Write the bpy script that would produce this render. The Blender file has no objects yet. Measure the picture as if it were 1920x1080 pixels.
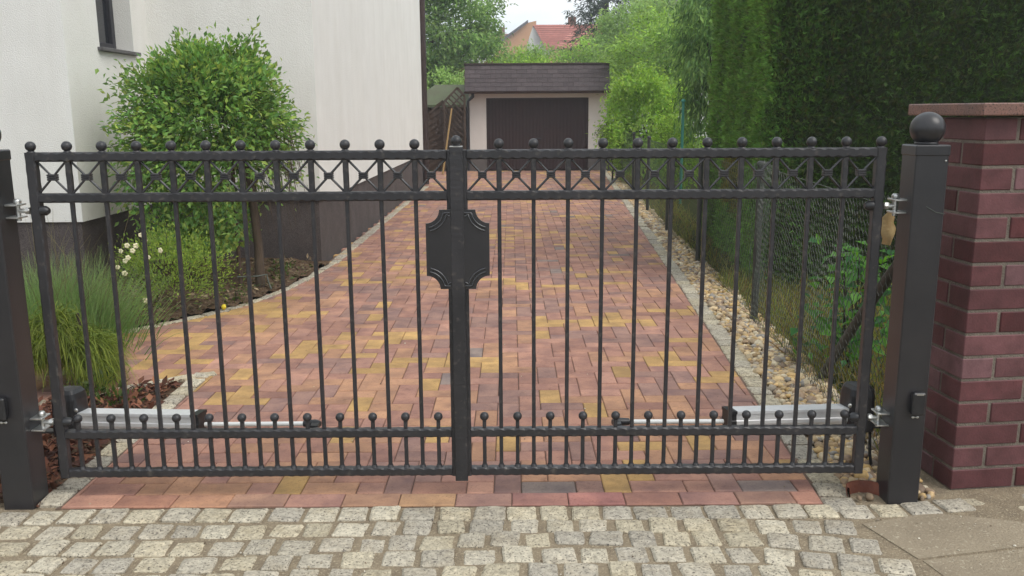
import bpy, math, random
import numpy as np
from mathutils import Vector, Matrix

random.seed(7)
rng = np.random.default_rng(11)
scene = bpy.context.scene
col = scene.collection
PI = math.pi

# ------------------------------------------------------------------ camera, sky, sun, exposure
CAM_H = 1.35
PITCH = math.radians(11.3)
ROLL = 0.006
cam_data = bpy.data.cameras.new('camera')
cam = bpy.data.objects.new('camera', cam_data)
col.objects.link(cam)
cam_data.lens = 36.0 * 1656.0 / 1920.0
cam_data.sensor_width = 36.0
cam_data.clip_start = 0.05
cam_data.clip_end = 2000.0
cam.matrix_world = (Matrix.Translation((0, 0, CAM_H)) @ Matrix.Rotation(PI / 2 - PITCH, 4, 'X')
                    @ Matrix.Rotation(-ROLL, 4, 'Z'))
scene.camera = cam

SUN_DIR = Vector((0.72, -0.55, 1.05)).normalized()
world = bpy.data.worlds.new('World')
scene.world = world
world.use_nodes = True
wn, wl = world.node_tree.nodes, world.node_tree.links
wn.clear()
w_out = wn.new('ShaderNodeOutputWorld')
w_bg = wn.new('ShaderNodeBackground')
w_sky = wn.new('ShaderNodeTexSky')
w_sky.sky_type = 'NISHITA'
w_sky.sun_disc = False
w_sky.sun_elevation = math.asin(SUN_DIR.z)
w_sky.sun_rotation = math.atan2(SUN_DIR.x, SUN_DIR.y)
w_sky.dust_density = 4.0
w_hs = wn.new('ShaderNodeHueSaturation')
w_hs.inputs['Saturation'].default_value = 0.5
wl.new(w_sky.outputs[0], w_hs.inputs['Color'])
w_tc = wn.new('ShaderNodeTexCoord')
w_map = wn.new('ShaderNodeMapping')
w_map.inputs['Scale'].default_value = (1.0, 1.0, 3.2)
wl.new(w_tc.outputs['Generated'], w_map.inputs[0])
w_no = wn.new('ShaderNodeTexNoise')
w_no.inputs['Scale'].default_value = 3.4
w_no.inputs['Detail'].default_value = 6
wl.new(w_map.outputs[0], w_no.inputs['Vector'])
w_rp = wn.new('ShaderNodeValToRGB')
w_rp.color_ramp.elements[0].position = 0.30
w_rp.color_ramp.elements[0].color = (6.6, 8.0, 8.9, 1)
w_rp.color_ramp.elements[1].position = 0.66
w_rp.color_ramp.elements[1].color = (11.6, 11.8, 12.0, 1)
wl.new(w_no.outputs[0], w_rp.inputs[0])
w_mx = wn.new('ShaderNodeMixRGB')
w_mx.inputs[0].default_value = 0.88
wl.new(w_hs.outputs[0], w_mx.inputs[1])
wl.new(w_rp.outputs[0], w_mx.inputs[2])
wl.new(w_mx.outputs[0], w_bg.inputs[0])
w_bg.inputs[1].default_value = 0.10
wl.new(w_bg.outputs[0], w_out.inputs[0])

sun_data = bpy.data.lights.new('sun', 'SUN')
sun_data.energy = 1.5
sun_data.angle = math.radians(35)
sun_data.color = (1.0, 0.95, 0.88)
sun = bpy.data.objects.new('sun', sun_data)
col.objects.link(sun)
sun.rotation_euler = (-SUN_DIR).to_track_quat('-Z', 'Y').to_euler()

scene.view_settings.view_transform = 'Standard'
scene.view_settings.look = 'None'
scene.view_settings.exposure = 0.36
scene.view_settings.gamma = 1.0
scene.render.engine = 'CYCLES'
scene.cycles.use_denoising = True
scene.cycles.max_bounces = 8
scene.cycles.transparent_max_bounces = 6

# ------------------------------------------------------------------ helpers
def S(r, g, b, k=1.0):
    def l(c):
        c /= 255.0
        return c / 12.92 if c <= 0.04045 else ((c + 0.055) / 1.055) ** 2.4
    return (l(r) * k, l(g) * k, l(b) * k)

def new_mat(name):
    m = bpy.data.materials.new(name)
    m.use_nodes = True
    nt = m.node_tree
    b = nt.nodes['Principled BSDF']
    return m, nt, b

def nd(nt, t, **kw):
    n = nt.nodes.new(t)
    for k, v in kw.items():
        if k in n.inputs:
            n.inputs[k].default_value = v
        else:
            setattr(n, k, v)
    return n

def surf(name, c1, c2=None, scale=8.0, rough=0.8, bump=0.0, bscale=None, metal=0.0, spec=0.4,
         detail=5, c3=None, s3=60.0, f3=(0.55, 0.7), stretch=(1, 1, 1), source=None, bdist=0.01, var=None):
    """noise mix of two colours, optional fine speckle, optional bump; source 'object' or 'col' multiplies by piece colour"""
    m, nt, b = new_mat(name)
    L = nt.links
    tc = nd(nt, 'ShaderNodeTexCoord')
    vec = tc.outputs['Object']
    if source == 'object':
        oi = nd(nt, 'ShaderNodeObjectInfo')
        ad = nd(nt, 'ShaderNodeVectorMath', operation='ADD')
        sc = nd(nt, 'ShaderNodeVectorMath', operation='SCALE')
        cx = nd(nt, 'ShaderNodeCombineXYZ')
        for i in range(3):
            L.new(oi.outputs['Random'], cx.inputs[i])
        L.new(cx.outputs[0], sc.inputs[0]); sc.inputs['Scale'].default_value = 37.0
        L.new(tc.outputs['Object'], ad.inputs[0]); L.new(sc.outputs[0], ad.inputs[1])
        vec = ad.outputs[0]
    mp = nd(nt, 'ShaderNodeMapping')
    mp.inputs['Scale'].default_value = stretch
    L.new(vec, mp.inputs[0])
    vec = mp.outputs[0]
    no = nd(nt, 'ShaderNodeTexNoise', Scale=scale, Detail=detail, Roughness=0.6)
    L.new(vec, no.inputs['Vector'])
    rp = nd(nt, 'ShaderNodeValToRGB')
    rp.color_ramp.elements[0].position = 0.33
    rp.color_ramp.elements[1].position = 0.67
    c2 = c2 or c1
    rp.color_ramp.elements[0].color = (*c1, 1)
    rp.color_ramp.elements[1].color = (*c2, 1)
    L.new(no.outputs[0], rp.inputs[0])
    out = rp.outputs[0]
    if c3 is not None:
        n3 = nd(nt, 'ShaderNodeTexNoise', Scale=s3, Detail=2)
        L.new(vec, n3.inputs['Vector'])
        r3 = nd(nt, 'ShaderNodeValToRGB')
        r3.color_ramp.elements[0].position = f3[0]
        r3.color_ramp.elements[1].position = f3[1]
        L.new(n3.outputs[0], r3.inputs[0])
        mx = nd(nt, 'ShaderNodeMixRGB')
        L.new(r3.outputs[0], mx.inputs[0]); L.new(out, mx.inputs[1]); mx.inputs[2].default_value = (*c3, 1)
        out = mx.outputs[0]
    if source:
        mu = nd(nt, 'ShaderNodeMixRGB', blend_type='MULTIPLY')
        mu.inputs[0].default_value = 1.0
        L.new(out, mu.inputs[1])
        if source == 'object':
            L.new(oi.outputs['Color'], mu.inputs[2])
        else:
            at = nd(nt, 'ShaderNodeAttribute', attribute_name='col')
            L.new(at.outputs['Color'], mu.inputs[2])
        out = mu.outputs[0]
    L.new(out, b.inputs['Base Color'])
    b.inputs['Roughness'].default_value = rough
    b.inputs['Metallic'].default_value = metal
    b.inputs['Specular IOR Level'].default_value = spec
    if bump:
        nb = nd(nt, 'ShaderNodeTexNoise', Scale=bscale or scale * 4, Detail=4)
        L.new(vec, nb.inputs['Vector'])
        bp = nd(nt, 'ShaderNodeBump', Strength=bump, Distance=bdist)
        L.new(nb.outputs[0], bp.inputs['Height'])
        L.new(bp.outputs[0], b.inputs['Normal'])
    return m

def leaf_mat(name, trans=0.5, rough=0.5, spec=0.3):
    m, nt, b = new_mat(name)
    L = nt.links
    at = nd(nt, 'ShaderNodeAttribute', attribute_name='col')
    L.new(at.outputs['Color'], b.inputs['Base Color'])
    b.inputs['Roughness'].default_value = rough
    b.inputs['Specular IOR Level'].default_value = spec
    tr = nd(nt, 'ShaderNodeBsdfTranslucent')
    hs = nd(nt, 'ShaderNodeHueSaturation', Value=1.25, Saturation=1.1)
    hs.inputs['Hue'].default_value = 0.485
    L.new(at.outputs['Color'], hs.inputs['Color'])
    L.new(hs.outputs[0], tr.inputs[0])
    mx = nd(nt, 'ShaderNodeMixShader')
    mx.inputs[0].default_value = trans
    L.new(b.outputs[0], mx.inputs[1]); L.new(tr.outputs[0], mx.inputs[2])
    L.new(mx.outputs[0], nt.nodes['Material Output'].inputs[0])
    return m

class MB:
    """collects shapes in world coordinates; build() makes ONE mesh object"""
    def __init__(self):
        self.v, self.f, self.s = [], [], []
    def add(self, vs, fs, smooth=False):
        o = len(self.v)
        self.v += [tuple(p) for p in vs]
        self.f += [tuple(i + o for i in f) for f in fs]
        self.s += [smooth] * len(fs)
        return self
    def box(self, x0, x1, y0, y1, z0, z1, c=0.0):
        if c <= 0:
            vs = [(x, y, z) for z in (z0, z1) for y in (y0, y1) for x in (x0, x1)]
            return self.add(vs, [(0, 2, 3, 1), (4, 5, 7, 6), (0, 1, 5, 4), (2, 6, 7, 3), (0, 4, 6, 2), (1, 3, 7, 5)])
        vs, idx = [], {}
        for kx, x, dx in ((0, x0, c), (1, x1, -c)):
            for ky, y, dy in ((0, y0, c), (1, y1, -c)):
                for kz, z, dz in ((0, z0, c), (1, z1, -c)):
                    for a, p in (('x', (x, y + dy, z + dz)), ('y', (x + dx, y, z + dz)), ('z', (x + dx, y + dy, z))):
                        idx[kx, ky, kz, a] = len(vs); vs.append(p)
        I = idx
        fs = [(I[0,0,0,'x'], I[0,0,1,'x'], I[0,1,1,'x'], I[0,1,0,'x']), (I[1,0,0,'x'], I[1,1,0,'x'], I[1,1,1,'x'], I[1,0,1,'x']),
              (I[0,0,0,'y'], I[1,0,0,'y'], I[1,0,1,'y'], I[0,0,1,'y']), (I[0,1,0,'y'], I[0,1,1,'y'], I[1,1,1,'y'], I[1,1,0,'y']),
              (I[0,0,0,'z'], I[0,1,0,'z'], I[1,1,0,'z'], I[1,0,0,'z']), (I[0,0,1,'z'], I[1,0,1,'z'], I[1,1,1,'z'], I[0,1,1,'z'])]
        for i in (0, 1):
            for j in (0, 1):
                fs.append((I[0,i,j,'y'], I[1,i,j,'y'], I[1,i,j,'z'], I[0,i,j,'z']))
                fs.append((I[i,0,j,'x'], I[i,1,j,'x'], I[i,1,j,'z'], I[i,0,j,'z']))
                fs.append((I[i,j,0,'x'], I[i,j,1,'x'], I[i,j,1,'y'], I[i,j,0,'y']))
                for k in (0, 1):
                    fs.append((I[i,j,k,'x'], I[i,j,k,'y'], I[i,j,k,'z']))
        return self.add(vs, fs)
    def tube(self, path, rad, n=8, smooth=True, caps=True):
        path = [Vector(p) for p in path]
        if not hasattr(rad, '__len__'):
            rad = [rad] * len(path)
        vs, fs = [], []
        up = Vector((0, 0, 1))
        t0 = (path[1] - path[0]).normalized()
        a = t0.cross(up if abs(t0.z) < 0.9 else Vector((1, 0, 0))).normalized()
        for i, p in enumerate(path):
            t = (path[min(i + 1, len(path) - 1)] - path[max(i - 1, 0)]).normalized()
            a = (a - t * a.dot(t)).normalized()
            b = t.cross(a)
            for k in range(n):
                w = 2 * PI * k / n
                vs.append(p + (a * math.cos(w) + b * math.sin(w)) * rad[i])
        for i in range(len(path) - 1):
            for k in range(n):
                fs.append((i * n + k, i * n + (k + 1) % n, (i + 1) * n + (k + 1) % n, (i + 1) * n + k))
        self.add(vs, fs, smooth)
        if caps:
            m = len(path) - 1
            self.add(vs[:n], [tuple(range(n))[::-1]])
            self.add(vs[m * n:], [tuple(range(n))])
        return self
    def sphere(self, c, r, nu=16, nv=10, sc=(1, 1, 1)):
        vs, fs = [], []
        vs.append((c[0], c[1], c[2] - r * sc[2]))
        for j in range(1, nv):
            t = -PI / 2 + PI * j / nv
            for i in range(nu):
                p = 2 * PI * i / nu
                vs.append((c[0] + r * sc[0] * math.cos(t) * math.cos(p), c[1] + r * sc[1] * math.cos(t) * math.sin(p), c[2] + r * sc[2] * math.sin(t)))
        vs.append((c[0], c[1], c[2] + r * sc[2]))
        top = len(vs) - 1
        for i in range(nu):
            k = (i + 1) % nu
            fs.append((0, 1 + k, 1 + i))
            for j in range(nv - 2):
                fs.append((1 + j * nu + i, 1 + j * nu + k, 1 + (j + 1) * nu + k, 1 + (j + 1) * nu + i))
            fs.append((top, 1 + (nv - 2) * nu + i, 1 + (nv - 2) * nu + k))
        return self.add(vs, fs, True)
    def lathe(self, c, prof, n=20, smooth=True):
        vs, fs = [], []
        for r, z in prof:
            for k in range(n):
                w = 2 * PI * k / n
                vs.append((c[0] + r * math.cos(w), c[1] + r * math.sin(w), c[2] + z))
        for i in range(len(prof) - 1):
            for k in range(n):
                fs.append((i * n + k, i * n + (k + 1) % n, (i + 1) * n + (k + 1) % n, (i + 1) * n + k))
        return self.add(vs, fs, smooth)
    def prism(self, poly, z0, z1):
        n = len(poly)
        vs = [(p[0], p[1], z0) for p in poly] + [(p[0], p[1], z1) for p in poly]
        fs = [tuple(range(n))[::-1], tuple(range(n, 2 * n))]
        fs += [(i, (i + 1) % n, n + (i + 1) % n, n + i) for i in range(n)]
        return self.add(vs, fs)
    def prism_y(self, poly, y0, y1):
        """poly in (x, z), extruded along y"""
        n = len(poly)
        vs = [(p[0], y0, p[1]) for p in poly] + [(p[0], y1, p[1]) for p in poly]
        fs = [tuple(range(n)), tuple(range(n, 2 * n))[::-1]]
        fs += [((i + 1) % n, i, n + i, n + (i + 1) % n) for i in range(n)]
        return self.add(vs, fs)
    def bar(self, p0, p1, w, t):
        """flat bar between two points in an x-z plane: w in plane, t along y"""
        p0, p1 = Vector(p0), Vector(p1)
        d = (p1 - p0).normalized()
        n = Vector((-d.z, 0, d.x)) * (w / 2)
        y = Vector((0, t / 2, 0))
        vs = [p0 - n - y, p0 + n - y, p1 + n - y, p1 - n - y, p0 - n + y, p0 + n + y, p1 + n + y, p1 - n + y]
        return self.add(vs, [(0, 1, 2, 3), (7, 6, 5, 4), (0, 4, 5, 1), (1, 5, 6, 2), (2, 6, 7, 3), (3, 7, 4, 0)])
    def ham(self, axis, a0, a1, c1, c2, h1, h2, pitch=0.036, c=0.0025, amp=0.0045, seed=0):
        """hammered square section: chamfers that wax and wane along the length. axis x: (y,z); axis z: (x,y)"""
        n = max(4, int(abs(a1 - a0) / (pitch / 4)))
        r = random.Random(seed)
        vs, fs = [], []
        ph = r.random() * 6
        for i in range(n + 1):
            a = a0 + (a1 - a0) * i / n
            ch = []
            for q in range(4):
                k = c + amp * (0.5 + 0.5 * math.cos(2 * PI * a / pitch + ph + (q // 2) * 1.9)) * (0.92 + 0.16 * r.random())
                ch.append(min(k, 0.8 * min(h1, h2)))
            j = 0.0002 * r.uniform(-1, 1)
            sec = [(-h1 + ch[0], -h2), (h1 - ch[1], -h2), (h1, -h2 + ch[1]), (h1, h2 - ch[2]), (h1 - ch[2], h2), (-h1 + ch[3], h2), (-h1, h2 - ch[3]), (-h1, -h2 + ch[0])]
            for u, w in sec:
                u += c1 + j; w += c2 + j
                vs.append((a, u, w) if axis == 'x' else (u, w, a))
        for i in range(n):
            for k in range(8):
                fs.append((i * 8 + k, i * 8 + (k + 1) % 8, (i + 1) * 8 + (k + 1) % 8, (i + 1) * 8 + k))
        fs += [tuple(range(8))[::-1], tuple(range(n * 8, n * 8 + 8))]
        return self.add(vs, fs)
    def mesh(self, name, mat, off=(0, 0, 0)):
        me = bpy.data.meshes.new(name)
        me.from_pydata([(x - off[0], y - off[1], z - off[2]) for x, y, z in self.v], [], self.f)
        me.polygons.foreach_set('use_smooth', self.s)
        me.materials.append(mat)
        me.update()
        return me
    def build(self, name, mat, parent=None, off=None):
        if off is None:
            off = origin(parent)
        return put(name, self.mesh(name, mat, off), parent)

def origin(o):
    p = Vector((0, 0, 0))
    while o is not None:
        p += o.location
        o = o.parent
    return tuple(p)

def put(name, me, parent=None, loc=(0, 0, 0), rz=0.0, color=None, scale=None):
    o = bpy.data.objects.new(name, me)
    col.objects.link(o)
    o.location = loc
    if rz:
        o.rotation_euler = (0, 0, rz)
    if scale:
        o.scale = scale
    if parent:
        o.parent = parent
    if color:
        o.color = (*color, 1.0)
    return o

def tag(o, label=None, cat=None, group=None, kind=None):
    if label: o['label'] = label
    if cat: o['category'] = cat
    if group: o['group'] = group
    if kind: o['kind'] = kind
    return o

def thing(name, loc, label, cat, group=None):
    o = bpy.data.objects.new(name, None)
    col.objects.link(o)
    o.location = loc
    o.empty_display_size = 0.1
    return tag(o, label, cat, group)

def npmesh(name, V, F, mat, parent=None, C=None, smooth=False):
    """V (n,3) world, F (m,k) same-size faces, C (n,3) colour"""
    V = np.asarray(V, dtype=np.float32) - np.array(origin(parent), dtype=np.float32)
    F = np.asarray(F, dtype=np.int32)
    me = bpy.data.meshes.new(name)
    me.vertices.add(len(V)); me.vertices.foreach_set('co', V.ravel())
    m, k = F.shape
    me.loops.add(m * k); me.loops.foreach_set('vertex_index', F.ravel())
    me.polygons.add(m)
    me.polygons.foreach_set('loop_start', np.arange(0, m * k, k, dtype=np.int32))
    me.polygons.foreach_set('loop_total', np.full(m, k, dtype=np.int32))
    me.polygons.foreach_set('use_smooth', np.full(m, smooth))
    if C is not None:
        at = me.color_attributes.new('col', 'FLOAT_COLOR', 'POINT')
        at.data.foreach_set('color', np.c_[C, np.ones(len(C))].astype(np.float32).ravel())
    me.materials.append(mat)
    me.update(calc_edges=True)
    return put(name, me, parent)

def unit(a):
    return a / np.maximum(np.linalg.norm(a, axis=1, keepdims=True), 1e-9)

def leaves(P, D, N, L, W, fold=0.25, at=0.42):
    """folded pointed leaves -> V, F(tri)"""
    D = unit(D)
    N = unit(N - D * np.sum(N * D, 1, keepdims=True))
    B = np.cross(D, N)
    L = L[:, None]; W = W[:, None]
    mid = P + D * L * at + N * W * fold
    V = np.stack([P, mid + B * W / 2, P + D * L, mid - B * W / 2], 1).reshape(-1, 3)
    i = np.arange(len(P))[:, None] * 4
    F = np.concatenate([i + np.array([[0, 1, 2]]), i + np.array([[0, 2, 3]])], 1).reshape(-1, 3)
    return V, F

def pal(cols, n, jit=0.18, clump=None):
    c = np.array(cols)
    k = rng.integers(0, len(c), n)
    t = rng.random((n, 1))
    k2 = rng.integers(0, len(c), n)
    out = c[k] * t + c[k2] * (1 - t)
    out = out * (1 + jit * rng.standard_normal((n, 1)))
    if clump is not None:
        out = out * clump[:, None]
    return np.clip(out, 0.002, 1)

def strands(P, D, L, W, nseg, droop, cols_base, cols_tip):
    """curved tapering blades as quads strips, returns V,F(quad),C"""
    n = len(P)
    D = unit(D)
    side = unit(np.cross(D, rng.standard_normal((n, 3))))
    V = np.zeros((n, nseg + 1, 2, 3)); C = np.zeros((n, nseg + 1, 2, 3))
    p = P.copy(); d = D.copy()
    for s in range(nseg + 1):
        t = s / nseg
        w = (W * (1 - 0.85 * t))[:, None] / 2
        V[:, s, 0] = p - side * w; V[:, s, 1] = p + side * w
        cc = cols_base * (1 - t) + cols_tip * t
        C[:, s, 0] = cc; C[:, s, 1] = cc
        p = p + d * (L / nseg)[:, None]
        d = unit(d + np.array([0, 0, -1.0]) * droop[:, None] / nseg)
    base = (np.arange(n) * (nseg + 1) * 2)[:, None, None]
    s = (np.arange(nseg) * 2)[None, :, None]
    F = (base + s + np.array([0, 1, 3, 2])[None, None, :]).reshape(-1, 4)
    return V.reshape(-1, 3), F, C.reshape(-1, 3)

def inside(poly, x, y):
    c = False
    n = len(poly)
    for i in range(n):
        x1, y1 = poly[i]; x2, y2 = poly[(i + 1) % n]
        if (y1 > y) != (y2 > y) and x < (x2 - x1) * (y - y1) / (y2 - y1) + x1:
            c = not c
    return c

def clip_half(poly, a, b, c):
    """keep a*x+b*y+c >= 0"""
    out = []
    for i in range(len(poly)):
        p, q = poly[i], poly[(i + 1) % len(poly)]
        dp = a * p[0] + b * p[1] + c; dq = a * q[0] + b * q[1] + c
        if dp >= 0: out.append(p)
        if (dp >= 0) != (dq >= 0):
            t = dp / (dp - dq)
            out.append((p[0] + (q[0] - p[0]) * t, p[1] + (q[1] - p[1]) * t))
    return out

def clip_line(poly, p, d):
    """segment of the line p + t d inside a convex polygon, or None"""
    ts = []
    n = len(poly)
    for i in range(n):
        (x1, y1), (x2, y2) = poly[i], poly[(i + 1) % n]
        ex, ey = x2 - x1, y2 - y1
        den = d[0] * ey - d[1] * ex
        if abs(den) < 1e-9: continue
        t = ((x1 - p[0]) * ey - (y1 - p[1]) * ex) / den
        u = ((x1 - p[0]) * d[1] - (y1 - p[1]) * d[0]) / den
        if 0 <= u <= 1: ts.append(t)
    if len(ts) < 2 or max(ts) - min(ts) < 0.04: return None
    a, b = min(ts), max(ts)
    return (p[0] + d[0] * a, p[1] + d[1] * a), (p[0] + d[0] * b, p[1] + d[1] * b)

def lerp_path(pts, y):
    for (x1, y1), (x2, y2) in zip(pts, pts[1:]):
        if min(y1, y2) <= y <= max(y1, y2):
            return x1 + (x2 - x1) * (y - y1) / (y2 - y1 + 1e-12)
    return pts[0][0] if abs(y - pts[0][1]) < abs(y - pts[-1][1]) else pts[-1][0]

# ------------------------------------------------------------------ materials
M = {}
M['iron'] = surf('wrought_iron', c3=S(92, 86, 80), s3=45, f3=(0.60, 0.86), *(S(38, 38, 41), S(50, 48, 51), 9, 0.40, 0.25, 220, 0.0, 0.5), bdist=0.002)
M['post'] = surf('post_paint', S(38, 38, 41), S(48, 46, 48), 6, 0.34, 0.12, 120, 0.0, 0.5, bdist=0.002)
M['rod'] = surf('polished_rod', S(56, 56, 60), S(66, 66, 68), 30, 0.22, 0.0, None, 0.35, 0.7)
M['zinc'] = surf('zinc', (0.62, 0.62, 0.60), (0.45, 0.45, 0.44), 60, 0.35, 0.1, 100, 0.9)
M['alu'] = surf('aluminium', (0.80, 0.80, 0.81), (0.74, 0.74, 0.75), 20, 0.34, 0, None, 0.3)
M['black'] = surf('black_plastic', (0.012, 0.012, 0.014), (0.02, 0.02, 0.022), 40, 0.38, 0.15, 300, 0, 0.5, bdist=0.001)
M['rubber'] = surf('rubber', (0.015, 0.015, 0.015), None, 40, 0.7)
M['paver'] = surf('paver_stone', (0.70, 0.69, 0.74), (1.20, 1.17, 1.08), 6.5, 0.85, 0.35, 260, 0, 0.25, c3=(0.66, 0.60, 0.58), s3=130, f3=(0.56, 0.78), source='object', bdist=0.003)
M['paver_far'] = surf('paver_stone_far', (0.70, 0.69, 0.74), (1.20, 1.17, 1.08), 6.5, 0.85, 0.3, 260, 0, 0.25, c3=(0.66, 0.60, 0.58), s3=130, f3=(0.56, 0.78), source='col', bdist=0.003)
M['granite'] = surf('granite', (0.66, 0.65, 0.64), (1.16, 1.14, 1.10), 60, 0.85, 1.0, 90, 0, 0.25, c3=(0.22, 0.21, 0.22), s3=150, f3=(0.55, 0.70), source='object', bdist=0.006)
M['sand'] = surf('joint_sand', S(168, 152, 128, 0.82), S(142, 128, 109, 0.80), 12, 0.95, 0.9, 180, 0, 0.1, c3=S(190, 176, 150, 0.85), s3=120, f3=(0.55, 0.72))
M['joint'] = surf('joint_dark', S(140, 116, 100, 0.7), S(112, 94, 82, 0.7), 20, 0.95, 0.6, 150)
M['concrete'] = surf('concrete', S(170, 155, 132, 0.80), S(150, 136, 115, 0.78), 4, 0.92, 0.6, 130, c3=S(190, 178, 155, 0.85), s3=90, f3=(0.6, 0.75))
M['brick'] = surf('clinker_brick', (0.72, 0.70, 0.70), (1.15, 1.12, 1.14), 14, 0.6, 0.3, 130, 0, 0.35, c3=(0.55, 0.5, 0.55), s3=240, f3=(0.6, 0.75), source='object', bdist=0.003)
M['mortar'] = surf('mortar', S(152, 141, 128, 0.70), S(134, 124, 114, 0.68), 30, 0.95, 0.6, 160)
M['capstone'] = surf('cap_granite', S(166, 120, 102, 0.72), S(132, 106, 96, 0.7), 7, 0.5, 0.1, 120, c3=S(70, 60, 58, 0.5), s3=160, f3=(0.52, 0.7), source='object')
M['stucco'] = surf('stucco', (0.75, 0.735, 0.70), (0.80, 0.785, 0.75), 2.2, 0.95, 0.75, 120, 0, 0.1, bdist=0.008)
def weather(m, stretch, scale, lo, hi, dark):
    """rain streaks or blotches of dirt multiplied over a material's colour"""
    nt = m.node_tree; L = nt.links
    b = nt.nodes['Principled BSDF']
    src = b.inputs['Base Color'].links[0].from_socket
    tc = nd(nt, 'ShaderNodeNewGeometry')
    mp = nd(nt, 'ShaderNodeMapping'); mp.inputs['Scale'].default_value = stretch
    L.new(tc.outputs['Position'], mp.inputs[0])
    no = nd(nt, 'ShaderNodeTexNoise', Scale=scale, Detail=6, Roughness=0.65)
    L.new(mp.outputs[0], no.inputs['Vector'])
    rp = nd(nt, 'ShaderNodeValToRGB')
    rp.color_ramp.elements[0].position = lo; rp.color_ramp.elements[1].position = hi
    rp.color_ramp.elements[0].color = (*dark, 1); rp.color_ramp.elements[1].color = (1, 1, 1, 1)
    L.new(no.outputs[0], rp.inputs[0])
    mu = nd(nt, 'ShaderNodeMixRGB', blend_type='MULTIPLY'); mu.inputs[0].default_value = 1
    L.new(src, mu.inputs[1]); L.new(rp.outputs[0], mu.inputs[2])
    L.new(mu.outputs[0], b.inputs['Base Color'])
weather(M['stucco'], (1, 1, .12), 5.0, .30, .58, (.955, .95, .94))
for k_ in ('paver', 'paver_far'):
    weather(M[k_], (1, 1, 1), 1.3, .32, .60, (.80, .80, .82))
    weather(M[k_], (1, 1, 1), 14.0, .30, .46, (.76, .75, .76))
weather(M['granite'], (1, 1, 1), 9.0, .32, .52, (.88, .85, .80))
weather(M['iron'], (1, 1, .5), 9.0, .34, .60, (.72, .72, .74))
weather(M['post'], (1, 1, .25), 6.0, .34, .60, (.78, .78, .80))
weather(M['brick'], (1, 1, 1), 5.0, .30, .62, (.78, .76, .76))
weather(M['mortar'], (1, 1, 1), 6.0, .30, .62, (.70, .68, .66))
M['garage_wall'] = surf('garage_render', (0.74, 0.68, 0.64), (0.80, 0.74, 0.70), 1.6, 0.95, 0.4, 90, 0, 0.1)
M['plinth'] = surf('mosaic_plaster', S(104, 95, 94, 0.75), S(122, 112, 110, 0.75), 5, 0.75, 0.9, 260, 0, 0.3, c3=S(40, 34, 34), s3=330, f3=(0.50, 0.60), bdist=0.006)
weather(M['plinth'], (1, 1, .5), 3.0, .34, .60, (.82, .81, .80))
M['plinth_grey'] = surf('grey_plaster', S(120, 112, 110, 0.6), S(136, 128, 124, 0.6), 4, 0.9, 0.4, 150)
M['glass'] = surf('window_glass', (0.02, 0.022, 0.028), None, 5, 0.06, 0, None, 0, 0.8)
M['frame_dark'] = surf('dark_frame', S(62, 62, 68, 0.7), None, 5, 0.5)
M['frame_white'] = surf('white_frame', (0.74, 0.74, 0.72), None, 5, 0.5)
M['sill'] = surf('sill_metal', S(120, 118, 120, 0.6), S(96, 94, 96, 0.6), 20, 0.5)
M['brown_metal'] = surf('brown_metal', S(66, 48, 44, 0.8), S(54, 40, 38, 0.8), 6, 0.5)
M['door'] = surf('garage_door', S(52, 32, 34, 0.8), S(60, 38, 38, 0.8), 3, 0.6, 0.1, 50)
M['shingle'] = surf('bitumen_shingle', (0.78, 0.78, 0.78), (1.1, 1.1, 1.1), 12, 0.95, 0.5, 300, source='object')
M['wood_dark'] = surf('dark_wood', S(78, 62, 52, 0.7), S(98, 80, 68, 0.7), 9, 0.85, 0.3, 60, stretch=(1, 1, 5))
M['wood_pale'] = surf('pale_wood', S(196, 160, 104, 0.6), S(172, 136, 84, 0.6), 14, 0.8, 0.2, 60, stretch=(4, 4, 1))
M['trunk'] = surf('bark', S(120, 104, 88, 0.55), S(84, 70, 58, 0.55), 18, 0.95, 0.8, 60, stretch=(1, 1, 0.3))
M['trunk_dark'] = surf('dark_bark', S(84, 72, 60, 0.5), S(56, 48, 40, 0.5), 10, 0.95, 0.8, 40, stretch=(1, 1, 0.3))
M['soil'] = surf('soil', S(112, 92, 74, 0.9), S(84, 68, 56, 0.9), 14, 1.0, 1.0, 60, 0, 0.05, c3=S(140, 120, 98, 0.9), s3=70, f3=(0.58, 0.74), bdist=0.02)
M['lawn'] = surf('ground_cover', S(92, 104, 52, 0.45), S(74, 66, 44, 0.5), 6, 1.0, 1.0, 50, 0, 0.05, c3=S(60, 86, 36, 0.4), s3=40, bdist=0.03)
M['leaf'] = leaf_mat('leaf')
M['conifer'] = leaf_mat('conifer', 0.30, 0.6, 0.2)
M['litter'] = surf('litter', (0.8, 0.8, 0.8), (1.1, 1.1, 1.1), 40, 0.9, 0.2, 100, 0, 0.2, source='col')
M['pebble'] = surf('pebble', (0.75, 0.75, 0.75), (1.1, 1.1, 1.1), 60, 0.75, 0.2, 300, 0, 0.3, source='col', bdist=0.002)
M['wire'] = surf('galvanised_wire', S(126, 132, 124, 0.6), S(90, 98, 90, 0.6), 30, 0.55, 0, None, 0.3)
M['wire_dark'] = surf('coated_wire', S(70, 84, 66, 0.8), None, 30, 0.6)
M['fence_post'] = surf('fence_post', S(52, 54, 52, 0.8), S(66, 66, 62, 0.8), 20, 0.5)
M['clay'] = surf('terracotta', S(150, 88, 66, 0.6), S(128, 74, 58, 0.6), 20, 0.85, 0.3, 120)
M['flower'] = surf('petal', (0.74, 0.66, 0.40), (0.78, 0.72, 0.52), 40, 0.7)
M['yellow'] = surf('yellow_ball', (0.78, 0.62, 0.05), (0.70, 0.52, 0.03), 40, 0.5)
M['dry_leaf'] = surf('dry_leaf', S(206, 178, 126, 0.75), S(178, 146, 98, 0.75), 20, 0.8, 0.3, 90)
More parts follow.
